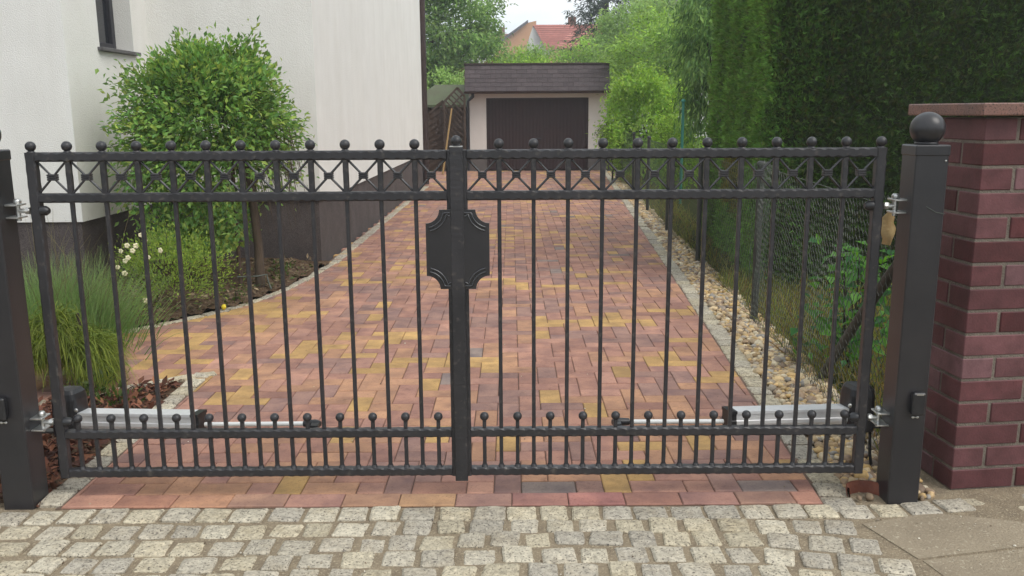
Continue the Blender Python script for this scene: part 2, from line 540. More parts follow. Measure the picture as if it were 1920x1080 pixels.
M['turq'] = surf('turquoise_paint', S(60, 140, 122, 0.7), None, 10, 0.6)
M['orange'] = surf('orange_render', S(214, 164, 124, 0.85), S(208, 156, 116, 0.85), 1, 0.95)
M['far_white'] = surf('far_white_render', (0.70, 0.68, 0.64), None, 1, 0.95)
M['tile'] = surf('roof_tile', (0.85, 0.85, 0.85), (1.1, 1.1, 1.1), 3, 0.8, source='object')
M['grey_roof'] = surf('grey_roof', S(120, 118, 124, 0.6), S(104, 102, 108, 0.6), 2, 0.85)
M['shed_roof'] = surf('mossy_felt', S(110, 122, 90, 0.7), S(104, 104, 84, 0.7), 5, 0.95, 0.4, 40)

# ------------------------------------------------------------------ ground and paving
g = MB().add([(-150, -60, -0.06), (150, -60, -0.06), (150, 260, -0.06), (-150, 260, -0.06)], [(0, 1, 2, 3)])
tag(g.build('ground', M['lawn']), kind='structure')

def drive_right(y):
    return 1.085 + 0.0572 * (y - 2.874)
FRONT_Y = 2.885
PATH_UP = [(-3.6, 4.85), (-3.0, 5.05), (-2.444, 5.38), (-2.297, 5.515), (-2.043, 5.888), (-1.875, 6.189), (-1.734, 6.704), (-1.645, 7.384), (-1.60, 8.0)]
PATH_LOW = [(-3.6, 3.35), (-2.6, 3.86), (-2.037, 4.19), (-1.905, 4.319), (-1.709, 4.453), (-1.585, 4.53)]
DRIVE_L = -1.585

def wall_x(y):
    return -1.70 + 0.0075 * (y - 7.87)

# driveway: bedding slab
drv = MB()
poly = [(DRIVE_L - .02, FRONT_Y), (drive_right(FRONT_Y) + .02, FRONT_Y), (drive_right(20.8) + .02, 20.8), (-3.2, 20.8), (-3.2, 16.7), (wall_x(16.5), 16.6), (wall_x(8), 8.0)]
poly += [(x, y) for x, y in PATH_UP[::-1][1:]] + [(x, y) for x, y in PATH_LOW]
drv.prism(poly, -0.05, -0.007)
driveway = tag(drv.build('driveway', M['joint']), kind='structure')

KP = 0.84
PAV = [(S(177, 134, 119, KP), 30), (S(193, 149, 121, KP), 24), (S(166, 132, 122, KP), 26), (S(204, 166, 112, KP), 9), (S(152, 136, 130, KP), 4), (S(188, 144, 128, KP), 12)]
def vnoise(x, y, s):
    """smooth value noise 0..1"""
    x /= s; y /= s
    i, j = math.floor(x), math.floor(y)
    def h(a, b): return random.Random(a * 7919 + b * 104729 + 17).random()
    u, v = x - i, y - j
    u, v = u * u * (3 - 2 * u), v * v * (3 - 2 * v)
    return (h(i, j) * (1 - u) + h(i + 1, j) * u) * (1 - v) + (h(i, j + 1) * (1 - u) + h(i + 1, j + 1) * u) * v
def pav_col(patch, xy=None):
    if xy and random.random() < .62:      # neighbours come from the same batch
        q = vnoise(xy[0] + 40, xy[1] + 40, .30) + .10 * random.uniform(-1, 1)
        seq = [PAV[2][0], PAV[2][0], PAV[5][0], PAV[0][0], PAV[0][0], PAV[5][0], PAV[1][0], PAV[1][0], PAV[3][0]]
        c = seq[max(0, min(len(seq) - 1, int((q - .12) / .76 * len(seq))))]
        k = random.uniform(0.92, 1.08)
        return tuple(x * k for x in c)
    w = [b for _, b in PAV]
    if patch > 0.15: w = [26, 40, 10, 15, 1, 14]
    elif patch < -0.15: w = [36, 12, 36, 6, 5, 10]
    c = random.choices([a for a, _ in PAV], w)[0]
    k = random.uniform(0.88, 1.10)
    return tuple(x * k for x in c)
def patch(x, y):
    return math.sin(x * 2.3 + 1.3 * math.sin(y * 0.9)) * math.sin(y * 1.35 + 0.8 * math.sin(x * 1.7) + 1.0)

def paver_shape(poly, z, ch=0.0035, h=0.045):
    """chamfered prism over a convex polygon, own coordinates"""
    n = len(poly)
    cx = sum(p[0] for p in poly) / n; cy = sum(p[1] for p in poly) / n
    def ins(d):
        o = []
        for p in poly:
            dx, dy = p[0] - cx, p[1] - cy
            o.append((p[0] - math.copysign(min(d, abs(dx) * .5), dx), p[1] - math.copysign(min(d, abs(dy) * .5), dy)))
        return o
    a = ins(0.0015); b = ins(0.0015 + ch)
    vs = [(p[0], p[1], z - h) for p in a] + [(p[0], p[1], z - ch * 0.9) for p in a] + [(p[0], p[1], z) for p in b]
    fs = [tuple(range(2 * n, 3 * n))]
    for i in range(n):
        k = (i + 1) % n
        fs += [(i, k, n + k, n + i), (n + i, n + k, 2 * n + k, 2 * n + i)]
    return vs, fs

U = 0.1
cells = []
x = DRIVE_L - 0.02
while x < drive_right(FRONT_Y):                          # soldier course behind the setts
    cells.append((x, FRONT_Y, 0.2, U)); x += 0.2
y0h = FRONT_Y + U
for iy in range(0, 180):
    for ix in range(-36, 24):
        t = (ix - iy) % 4
        if t == 0: cells.append((ix * U + .03, y0h + iy * U, 2 * U, U))
        elif t == 3: cells.append((ix * U + .03, y0h + iy * U, U, 2 * U))
        elif iy == 0 and t == 2: cells.append((ix * U + .03, y0h, U, U))
rect_ok = []
for (x, y, w, h) in cells:
    cx, cy = x + w / 2, y + h / 2
    if y + h > 20.75 or cx > drive_right(cy) + .1: continue
    if cy < 4.53:
        if cx < DRIVE_L - .09:
            if cx < -3.2 or cy < lerp_path([(b, a) for a, b in PATH_LOW], cx) - .05: continue
    elif cy < 8.0:
        if cx < lerp_path(PATH_UP, cy) - .08 or cx < -3.3: continue
        if cy > 5.38 and cx < lerp_path(PATH_UP, cy) - .08: continue
    elif cy < 16.6:
        if cx < wall_x(cy) - .02: continue
    elif cx < -3.0: continue
    q = [(x, y), (x + w, y), (x + w, y + h), (x, y + h)]
    if cx > drive_right(cy) - .25:
        q = clip_half(q, -1, 0.0572, 1.085 - 0.0572 * 2.874)
    if cy < 4.5 and cx > -1.9 and x < DRIVE_L:
        if cy < 4.4: q = clip_half(q, 1, 0, -DRIVE_L)
    if y < y0h - 1e-6 and x < DRIVE_L: q = clip_half(q, 1, 0, -DRIVE_L)
    if len(q) < 3: continue
    xs = [p[0] for p in q]; ys = [p[1] for p in q]
    if max(xs) - min(xs) < .012 or max(ys) - min(ys) < .012: continue
    rect_ok.append((cx, cy, q, w, h))
def in_view(cx, cy):
    return abs(cx) < 0.60 * (cy + .25) + .05
order = sorted(rect_ok, key=lambda r: (not in_view(r[0], r[1]), r[1] + .12 * abs(r[0])))
near, far = order[:300], order[300:]
shared = {}
for cx, cy, q, w, h in near:
    z = random.uniform(-0.0015, 0.0015)
    full = len(q) == 4 and abs((max(p[0] for p in q) - min(p[0] for p in q)) - w) < 1e-6
    if full:
        key = (round(w, 2), round(h, 2))
        if key not in shared:
            vs, fs = paver_shape([(-w / 2, -h / 2), (w / 2, -h / 2), (w / 2, h / 2), (-w / 2, h / 2)], 0)
            shared[key] = MB().add(vs, fs).mesh('paver', M['paver'])
        o = put('paver', shared[key], driveway, (cx, cy, z))
        o.rotation_euler = (random.uniform(-.004, .004), random.uniform(-.004, .004), random.uniform(-.008, .008))
    else:
        vs, fs = paver_shape(q, z)
        o = MB().add([(a - cx, b - cy, c) for a, b, c in vs], fs).mesh('paver', M['paver'])
        o = put('paver', o, driveway, (cx, cy, 0))
    o.color = (*(pav_col(patch(cx, cy), (cx, cy)) if cy > FRONT_Y + .06 else tuple(v * random.uniform(.92, 1.08) for v in random.choice((PAV[0][0], PAV[1][0], PAV[5][0], PAV[0][0])))), 1)
mb = MB(); C = []
for cx, cy, q, w, h in far:
    vs, fs = paver_shape(q, random.uniform(-0.0015, 0.0015))
    mb.add(vs, fs)
    c = pav_col(patch(cx, cy), (cx, cy))
    C += [c] * len(vs)
o = mb.build('paver_field', M['paver_far'], driveway)
at = o.data.color_attributes.new('col', 'FLOAT_COLOR', 'POINT')
at.data.foreach_set('color', np.c_[np.array(C), np.ones(len(C))].astype(np.float32).ravel())
tag(o, kind='stuff')

# granite setts: rounded irregular blocks
def sett_mesh(seed, h=0.07):
    r = random.Random(seed)
    g_ = [0, .07, .3, .7, .93, 1]
    n = len(g_)
    q = lambda: r.uniform(0, .075)
    cor = [(-.5 + q(), -.5 + q()), (.5 - q(), -.5 + q()), (.5 - q(), .5 - q()), (-.5 + q(), .5 - q())]
    vs, fs = [], []
    bow = [r.uniform(-.03, .03) for _ in range(4)]
    for j in range(n):
        for i in range(n):
            u, v = g_[i], g_[j]
            X = (cor[0][0] * (1 - u) + cor[1][0] * u) * (1 - v) + (cor[3][0] * (1 - u) + cor[2][0] * u) * v
            Y = (cor[0][1] * (1 - u) + cor[1][1] * u) * (1 - v) + (cor[3][1] * (1 - u) + cor[2][1] * u) * v
            bu, bv = 4 * u * (1 - u), 4 * v * (1 - v)
            X += (bow[0] * (1 - u) + bow[1] * u) * bv; Y += (bow[2] * (1 - v) + bow[3] * v) * bu
            eu, ev = i in (0, n - 1), j in (0, n - 1)
            if eu and ev:
                X *= .93; Y *= .93
            z = r.uniform(-.0013, .0013)
            if eu or ev: z = -.0065 + r.uniform(-.0015, .0015)
            elif i in (1, n - 2) or j in (1, n - 2): z -= .0015
            if eu and ev: z -= .003
            X += r.uniform(-.012, .012); Y += r.uniform(-.012, .012)
            vs.append((X * .1, Y * .1, z))
    for j in range(n - 1):
        for i in range(n - 1):
            fs.append((j * n + i, j * n + i + 1, (j + 1) * n + i + 1, (j + 1) * n + i))
    ring = [i for i in range(n)] + [j * n + n - 1 for j in range(1, n)] + [(n - 1) * n + i for i in range(n - 2, -1, -1)] + [j * n for j in range(n - 2, 0, -1)]
    b = len(vs)
    for k in ring:
        vs.append((vs[k][0] * 1.01, vs[k][1] * 1.01, -h))
    m = len(ring)
    for k in range(m):
        fs.append((ring[(k + 1) % m], ring[k], b + k, b + (k + 1) % m))
    return MB().add(vs, fs, False).mesh('sett', M['granite'])
SETTS = [sett_mesh(i) for i in range(16)]
GRAN = [S(200, 192, 174, .96), S(192, 184, 168, .95), S(188, 180, 165, .94), S(200, 190, 168, .95), S(182, 175, 162, .93), S(194, 184, 162, .93)]
def gran():
    k = random.uniform(.88, 1.06)
    return tuple(x * k for x in random.choice(GRAN))

pave = MB().add([(-6, -4, -0.010), (6, -4, -0.010), (6, FRONT_Y + .02, -0.010), (-6, FRONT_Y + .02, -0.010)], [(0, 1, 2, 3)])
pave.add([(1.05, FRONT_Y + .02, -.010), (6, FRONT_Y + .02, -.010), (6, 3.5, -.008), (1.5, 3.5, -.008), (1.3, 3.02, -.010)], [(0, 1, 2, 3, 4)])
pave.add([(-6, FRONT_Y + .02, -.018), (-1.66, FRONT_Y + .02, -.018), (-1.66, 3.0, -.018), (-6, 3.0, -.018)], [(0, 1, 2, 3)])
pavement = tag(pave.build('pavement', M['sand']), kind='structure')
def sett(x, y, w, d, rz=0.0, z=0.0, parent=None, name='sett', c=None):
    o = put(name, random.choice(SETTS), parent or pavement, (x, y, z + random.uniform(-.003, .003)), rz, c or gran(), (w / .1, d / .1, 1))
    o.rotation_euler = (random.uniform(-.03, .03), random.uniform(-.03, .03), rz)
    return o
# concrete slab in the pavement on the right
SLAB = [(1.165, 2.735), (1.43, 2.815), (1.72, 2.74), (1.62, 2.575), (1.245, 2.50)]
def front_y(x):
    return FRONT_Y - (0.035 * max(0, -1.5 - x) * 2 if x < -1.5 else 0) + (0.16 * max(0, x - 1.22) if x > 1.22 else 0)
x = -2.45
while x < 1.62:
    w = random.uniform(.094, .120)
    if x < 1.52:
        sett(x + w / 2, front_y(x) - .056, w * 1.04, .106, random.uniform(-.02, .02) + (0.12 if x > 1.25 else 0), .001, c=tuple(v * 1.04 for v in gran()))
    x += w + .009
nsett = 0
for row in range(1, 8):
    x = -2.5 + random.uniform(0, .08)
    while x < 1.75:
        w = random.uniform(.086, .118); d = random.uniform(.094, .110)
        cx = x + w / 2
        base = front_y(cx) - .060 - row * .104
        arc = .030 * math.sin(cx * 2.1 + .6 + row * .15) * min(1, row / 2) - (0.10 * max(0, cx - .75) * min(1, row / 2))
        cy = base + arc + random.uniform(-.010, .010)
        if not inside([(a * 1.0, b) for a, b in SLAB], cx, cy) and not inside([(1.11, 2.78), (1.46, 2.86), (2.6, 2.80), (2.6, 2.0), (1.30, 2.0), (1.19, 2.46)], cx, cy):
            sett(cx, cy, w, d, random.uniform(-.09, .09) - (.25 if cx > .8 else 0) * min(1, row / 2), -.001 - .004 * (random.random() < .2))
        x += w + random.uniform(.006, .020)
for (cx, cy, w, d) in [(1.62, 2.90, .10, .09), (1.74, 2.93, .10, .10), (1.86, 2.95, .11, .09), (1.80, 2.83, .10, .1), (1.92, 2.85, .1, .1), (2.05, 2.86, .1, .1), (1.98, 2.97, .1, .1)]:
    sett(cx, cy, w, d, .18 + random.uniform(-.08, .08), -.0085)
MB().prism([(1.255, 2.490), (1.63, 2.566), (1.735, 2.738), (2.1, 2.70), (2.2, 2.2), (1.33, 2.15)], -.05, -.0072).build('slab', M['concrete'], pavement)
sl = MB().prism(SLAB, -.05, -.006).build('slab', M['concrete'], pavement)

# kerb stones
kerb_r = MB()
kerb_poly = [(drive_right(2.9) - .0, 2.9), (drive_right(2.9) + .12, 2.9), (drive_right(20.7) + .12, 20.7), (drive_right(20.7), 20.7)]
kerb_r.prism(kerb_poly, -.08, -.012)
kerb_right = tag(kerb_r.build('kerb_right', M['joint']), kind='structure')
y = FRONT_Y - .055
while y < 20.6:
    l = random.uniform(.088, .12) if y < 3.25 else random.uniform(.10, .19)
    if y > 9: l = random.uniform(.2, .34)
    sett(drive_right(y + l / 2) + .060 + random.uniform(-.004, .004), y + l / 2, 0.118, l + .004, -.057 + random.uniform(-.015, .015), .001, kerb_right, 'kerb_stone', tuple(v * .92 for v in gran()))
    y += l + .006
kb = MB()
def strip(path, w0, w1, z0, z1, mbx):
    vs = []
    for i, p in enumerate(path):
        a = Vector(path[max(i - 1, 0)]); b = Vector(path[min(i + 1, len(path) - 1)])
        t = (b - a).normalized(); n = Vector((-t.y, t.x))
        vs += [(p[0] + n.x * w0, p[1] + n.y * w0, z1), (p[0] + n.x * w1, p[1] + n.y * w1, z1)]
    fs = [(2 * i, 2 * i + 1, 2 * i + 3, 2 * i + 2) for i in range(len(path) - 1)]
    mbx.add(vs, fs)
def along(path, step):
    """walk a polyline: yields centre, angle, length"""
    seg = []
    for a, b in zip(path, path[1:]):
        seg.append((Vector(a), Vector(b), (Vector(b) - Vector(a)).length))
    tot = sum(s[2] for s in seg)
    def at_(d):
        for a, b, l in seg:
            if d <= l: return a + (b - a) * (d / l)
            d -= l
        return seg[-1][1]
    d = 0
    while d < tot - .04:
        l = min(step(), tot - d)
        p, q = at_(d), at_(d + l)
        m = (p + q) / 2
        yield m, math.atan2(q.y - p.y, q.x - p.x), (q - p).length
        d += l + .005
strip(PATH_UP, .0, .07, 0, -.005, kb)
strip(PATH_LOW, -.075, .0, 0, -.005, kb)
kb.add([(DRIVE_L - .1, 2.9, -.005), (DRIVE_L, 2.9, -.005), (DRIVE_L, 4.5, -.005), (DRIVE_L - .1, 4.5, -.005)], [(0, 1, 2, 3)])
kb.add([(wall_x(8), 8, -.004), (wall_x(8) + .11, 8, -.004), (wall_x(16.5) + .11, 16.5, -.004), (wall_x(16.5), 16.5, -.004)], [(0, 1, 2, 3)])
kerb_left = tag(kb.build('kerb_left', M['joint']), kind='structure')
for m_, a_, l_ in along(PATH_UP, lambda: random.uniform(.09, .16)):
    n = Vector((-math.sin(a_), math.cos(a_)))
    sett(m_.x + n.x * .03, m_.y + n.y * .03, l_, .066, a_, .010, kerb_left, 'kerb_stone')
for m_, a_, l_ in along(PATH_LOW, lambda: random.uniform(.09, .15)):
    n = Vector((-math.sin(a_), math.cos(a_)))
    sett(m_.x - n.x * .035, m_.y - n.y * .035, l_, .074, a_, .010, kerb_left, 'kerb_stone', tuple(v * 1.1 for v in gran()))
for m_, a_, l_ in along([(DRIVE_L - .050, 2.90), (DRIVE_L - .050, 4.52)], lambda: random.uniform(.09, .15)):
    sett(m_.x, m_.y, l_, .098, a_, .006, kerb_left, 'kerb_stone', tuple(v * 1.05 for v in gran()))
for m_, a_, l_ in along([(wall_x(8) + .065, 7.95), (wall_x(16.5) + .065, 16.5)], lambda: random.uniform(.16, .3)):
    sett(m_.x, m_.y, l_, .10, a_, .006, kerb_left, 'kerb_stone')

# planting beds
bed = MB()
bed.prism([(-6, 3.0), (DRIVE_L - .1, 2.96), (DRIVE_L - .1, 4.44)] + [(a, b - .07) for a, b in PATH_LOW[::-1][1:]] + [(-6, 2.6)], -.06, -.006)
tag(bed.build('mulch_bed', M['soil']), kind='structure')
gx, gy = np.meshgrid(np.linspace(-6, -1.5, 90), np.linspace(4.8, 7.95, 64))
V = []; ok = np.zeros(gx.shape, bool)
for i in range(gx.shape[0]):
    for j in range(gx.shape[1]):
        X, Y = gx[i, j], gy[i, j]
        e = lerp_path(PATH_UP, Y) if 4.85 <= Y <= 8 else -9
        if Y > 8: e = -1.6
        dist = e - X
        ok[i, j] = dist > .03
        V.append((X, Y, .004 + min(.05, max(0, dist) * .12) + .018 * rng.random()))
F = []
w_ = gx.shape[1]
for i in range(gx.shape[0] - 1):
    for j in range(w_ - 1):
        if ok[i, j] and ok[i, j + 1] and ok[i + 1, j] and ok[i + 1, j + 1]:
            F.append((i * w_ + j, i * w_ + j + 1, (i + 1) * w_ + j + 1, (i + 1) * w_ + j))
tag(npmesh('planting_bed', V, F, M['soil'], smooth=True), kind='structure')
g = MB().prism([(1.30, 2.95), (drive_right(3) + .10, 2.9), (drive_right(20.7) + .10, 20.7), (2.5, 20.7), (2.02, 13.6), (1.66, 5.6), (1.47, 3.0)], -.06, -.022)
tag(g.build('gravel_strip', M['sand']), kind='structure')

# scattered loose material
ICO_V = None
def ico():
    t = (1 + 5 ** .5) / 2
    v = np.array([(-1, t, 0), (1, t, 0), (-1, -t, 0), (1, -t, 0), (0, -1, t), (0, 1, t), (0, -1, -t), (0, 1, -t), (t, 0, -1), (t, 0, 1), (-t, 0, -1), (-t, 0, 1)]) / math.sqrt(1 + t * t)
    f = np.array([(0, 11, 5), (0, 5, 1), (0, 1, 7), (0, 7, 10), (0, 10, 11), (1, 5, 9), (5, 11, 4), (11, 10, 2), (10, 7, 6), (7, 1, 8), (3, 9, 4), (3, 4, 2), (3, 2, 6), (3, 6, 8), (3, 8, 9), (4, 9, 5), (2, 4, 11), (6, 2, 10), (8, 6, 7), (9, 8, 1)])
    return v, f
def ico2():
    v, f = ico()
    v = [tuple(p) for p in v]; cache = {}
    def mid(a, b):
        k = (min(a, b), max(a, b))
        if k not in cache:
            m = (np.array(v[a]) + np.array(v[b])) / 2
            v.append(tuple(m / np.linalg.norm(m))); cache[k] = len(v) - 1
        return cache[k]
    out = []
    for a, b, c in f:
        x, y, z = mid(a, b), mid(b, c), mid(c, a)
        out += [(a, x, z), (b, y, x), (c, z, y), (x, y, z)]
    return np.array(v), np.array(out)
def blobs(P, R, cols, base, flat=.65):
    bv, bf = base
    n, k = len(P), len(bv)
    sc = np.stack([R * rng.uniform(.75, 1.35, n), R * rng.uniform(.7, 1.1, n), R * rng.uniform(.55, .85, n) * flat / .65], 1)
    a = rng.random(n) * 2 * PI
    q = bv[None] * sc[:, None] * (1 + .10 * rng.standard_normal((n, k, 1)))
    tilt = rng.normal(0, .35, n)
    y = q[..., 1] * np.cos(tilt)[:, None] - q[..., 2] * np.sin(tilt)[:, None]
    z = q[..., 1] * np.sin(tilt)[:, None] + q[..., 2] * np.cos(tilt)[:, None]
    x = q[..., 0] * np.cos(a)[:, None] - y * np.sin(a)[:, None]
    y = q[..., 0] * np.sin(a)[:, None] + y * np.cos(a)[:, None]
    V = np.stack([x, y, z], -1) + P[:, None]
    F = bf[None] + (np.arange(n) * k)[:, None, None]
    return V.reshape(-1, 3), F.reshape(-1, 3), np.repeat(cols, k, 0)
FENCE = [(1.43, 3.02), (1.517, 4.313), (1.585, 5.637), (1.694, 7.946), (1.775, 10.03), (1.87, 12.13), (1.99, 14.5), (2.22, 20.2)]
def fence_x(y): return lerp_path(FENCE, y)
PEB = [S(208, 184, 146, .95), S(194, 166, 126, .95), S(216, 202, 174, .95), S(172, 146, 118, .9), S(164, 158, 150, .9), S(200, 168, 114, .95), S(146, 126, 108, .85)]
def pebbles(n, ya, yb, ra, rb, base, layers):
    P = []
    while len(P) < n:
        y = ya + (yb - ya) * random.random()
        xa, xb = drive_right(y) + .115, fence_x(y) + .07
        x = xa + (xb - xa) * random.random()
        if 1.29 < x < 1.45 and y < 3.01: continue
        if 1.18 < x < 1.34 and y < 3.0: continue
        P.append((x, y, -.016 + random.random() * layers))
    R = rng.uniform(ra, rb, n) * rng.choice([1, 1, 1, 1.5], n)
    return blobs(np.array(P), R, pal(PEB, n, .12), base)
i1, i2 = ico(), ico2()
parts = [pebbles(1500, 2.93, 5.2, .011, .021, i2, .022), pebbles(2200, 5.2, 9.0, .012, .022, i1, .018), pebbles(2200, 9.0, 20.2, .016, .03, i1, .015)]
V = []; F = []; C = []; n0 = 0
for v, f, c in parts:
    V.append(v); F.append(f + n0); C.append(c); n0 += len(v)
tag(npmesh('pebble_gravel', np.concatenate(V), np.concatenate(F), M['pebble'], None, np.concatenate(C), True),
    'rounded tan pebbles filling the strip beside the wire fence', 'gravel', kind='stuff')

def chips(n, test, zf, cols, la, lb, bounds, tiltsd=.5):
    P = []
    while len(P) < n:
        x = random.uniform(bounds[0], bounds[1]); y = random.uniform(bounds[2], bounds[3])
        if test(x, y): P.append((x, y, zf(x, y)))
    P = np.array(P)
    D = unit(np.c_[rng.standard_normal((n, 2)), rng.normal(0, tiltsd, n)])
    N = unit(np.c_[rng.normal(0, .5, (n, 2)), np.ones(n)])
    L = rng.uniform(la, lb, n)
    V, F = leaves(P, D, N, L, L * rng.uniform(.3, .6, n), .15, .5)
    return V, F, np.repeat(pal(cols, n, .2), 4, 0)
def in_mulch(x, y): return -3.2 < x < DRIVE_L - .1 and y > 2.93 and y < lerp_path([(b, a) for a, b in PATH_LOW], x) - .08
v, f, c = chips(4200, in_mulch, lambda x, y: random.uniform(-.008, .03), [S(124, 80, 64, .85), S(104, 66, 54, .85), S(84, 58, 50, .85), S(142, 98, 74, .85)], .025, .07, (-3.2, -1.6, 2.9, 4.5))
tag(npmesh('bark_mulch', v, f, M['litter'], None, c), 'reddish brown bark mulch between the path and the left post', 'mulch', kind='stuff')
def in_bed(x, y): return -3.1 < x < lerp_path(PATH_UP, y) - .08 and not (y > 7.84)
v, f, c = chips(2600, in_bed, lambda x, y: .02 + min(.05, (lerp_path(PATH_UP, y) - x) * .12) + random.uniform(-.01, .02), [S(124, 106, 86, .9), S(150, 132, 106, .9), S(96, 80, 66, .9), S(84, 106, 56, .8), S(108, 98, 66, .9)], .02, .06, (-3.1, -1.6, 5.0, 7.84))
tag(npmesh('leaf_litter', v, f, M['litter'], None, c), 'dry leaves and weeds on the soil by the house', 'leaf litter', kind='stuff')

# ------------------------------------------------------------------ brick pillars
BR = [S(126, 84, 86, .76), S(112, 68, 70, .74), S(102, 55, 56, .74), S(134, 97, 100, .76), S(96, 49, 50, .72), S(120, 78, 80, .74)]
def brick_pillar(loc, rz, label, mirror):
    """front-left corner of the shaft at loc; shaft runs to +x and +y in its own frame (mirrored: -x)"""
    W, Dp, CH, NC, J = 0.49, 0.365, 0.0833, 16, 0.012
    t = thing('brick_pillar', loc, label, 'pillar', 'brick pillars beside the gate')
    t.rotation_euler = (0, 0, rz)
    sx = -1 if mirror else 1
    z0 = -0.01
    def bx(x0, x1, y0, y1, za, zb, c=0):
        a, b = sorted((x0 * sx, x1 * sx))
        return MB().box(a, b, y0, y1, za, zb, c)
    core = bx(.004, W - .004, .004, Dp - .004, -.05, NC * CH + z0 - .002)
    put('mortar_core', core.mesh('mortar_core', M['mortar']), t)
    cache = {}
    def brick(x0, x1, y0, y1, k):
        w, d = x1 - x0, y1 - y0
        key = (round(w, 3), round(d, 3))
        if key not in cache:
            cache[key] = MB().box(-w / 2, w / 2, -d / 2, d / 2, -.0364, .0364, .003).mesh('brick', M['brick'])
        q = random.uniform(.85, 1.15)
        c = tuple(v * q for v in random.choice(BR))
        put('brick', cache[key], t, ((x0 + x1) / 2 * sx, (y0 + y1) / 2 + random.uniform(-.001, .001), z0 + k * CH + CH / 2), 0, c)
    B, Hd = .24, .115
    for k in range(NC):
        if k % 2 == 0:        # front: stretchers cover the corner
            xs = [(0, B - .002), (B + .010, W)]
            ys = [(Hd + J, Dp)]
        else:                 # front: header at the corner
            xs = [(0, Hd), (Hd + J, Hd + J + B - .002), (Hd + J + B + .010, W)]
            ys = [(B + J, Dp)]
        first = True
        for a, b in xs:
            d = Hd if (k % 2 == 0 or not first) else B
            brick(a, b, 0, d, k)
            first = False
        for a, b in ys:
            if k % 2 == 0:
                brick(0, Hd, a, Dp, k)
            else:
                brick(0, Hd, a, Dp, k)
        brick(W - Hd, W, Hd + J, Dp, k)
        brick(Hd + J, W - Hd - J, Dp - Hd, Dp, k)
    zt = z0 + NC * CH
    ov = .045
    cuts = [-ov, .17, W + ov]
    for a, b in zip(cuts, cuts[1:]):
        o = bx(a + .001, b - .001, -ov, Dp + ov, zt + .004, zt + .046, .004)
        put('cap_slab', o.mesh('cap_slab', M['capstone']), t, (0, 0, 0), 0, random.choice([(1, 1, 1), (1.12, 1.0, .9), (.85, .85, .9)]))
    return t
brick_pillar((1.587, 3.0, 0), math.radians(6.0), 'purple-red clinker brick pillar with granite cap at the right edge', False)
brick_pillar((-2.005, 3.0, 0), math.radians(3.0), 'sliver of brick pillar left of the left gate post', True)

# ------------------------------------------------------------------ gate posts
def gate_post(x0, x1, label, side):
    """side +1: hinges on the -x face (right post), -1: left post"""
    y0, y1 = 2.888, 2.995
    cx, cy = (x0 + x1) / 2, (y0 + y1) / 2
    t = thing('gate_post', (cx, cy, 0), label, 'gate post', 'square steel gate posts')
    MB().box(x0, x1, y0, y1, -.05, 1.215, .004).build('shaft', M['post'], t)
    cp = MB().box(x0 - .003, x1 + .003, y0 - .003, y1 + .003, 1.200, 1.236, .004)
    cp.build('cap', M['post'], t)
    b = MB().lathe((cx, cy, 0), [(.0, 1.236), (.037, 1.236), (.037, 1.243), (.024, 1.246)], 24)
    ball = MB().sphere((cx, cy, 1.287), .0545, 28, 18).build('ball', M['post'], t)
    b.build('neck', M['post'], ball)
    r = MB().sphere((x1 - .012 if side > 0 else x0 + .012, y0 - .003, 1.185), .0035, 8, 6).build('rivet', M['zinc'], t)
    # sensor box low on the front
    sxx = (x1 - .038) if side > 0 else (x0 + .038)
    sb = MB().box(sxx - .022, sxx + .022, y0 - .026, y0 - .001, .325, .405, .005).build('sensor_box', M['black'], t)
    MB().box(sxx - .012, sxx + .012, y0 - .0275, y0 - .0262, .398, .402).build('seam', M['zinc'], sb)
    pl = MB()
    for d in (-.0075, .0075):
        pl.sphere((sxx + d, y0 - .002, .312), .0055, 10, 6, (1, .5, .8))
    pl.box(sxx - .006, sxx + .006, y0 - .003, y0 - .001, .3105, .3135)
    pl.build('fixing_clip', M['zinc'], t)
    # hinge brackets
    xf = x0 if side > 0 else x1
    for z in (1.033, .288):
        br = MB()
        for dz in (-.024, .018):
            xs = sorted((xf, xf - side * .042))
            br.box(xs[0], xs[1], 2.925, 2.985, z + dz, z + dz + .006, .001)
        br.tube([(xf - side * .026, 2.958, z - .034), (xf - side * .026, 2.958, z + .034)], .008, 10)
        h = br.build('hinge_bracket', M['zinc'], t)
        MB().lathe((xf - side * .026, 2.958, z), [(.0, .040), (.009, .040), (.013, .034), (.013, .025), (0, .025)], 12).build('pin_head', M['zinc'], h)
    return t
gate_post(1.312, 1.420, 'dark square gate post with big ball, next to the right brick pillar', 1)
gate_post(-1.787, -1.681, 'dark square gate post cut off by the left edge, in front of mulch', -1)

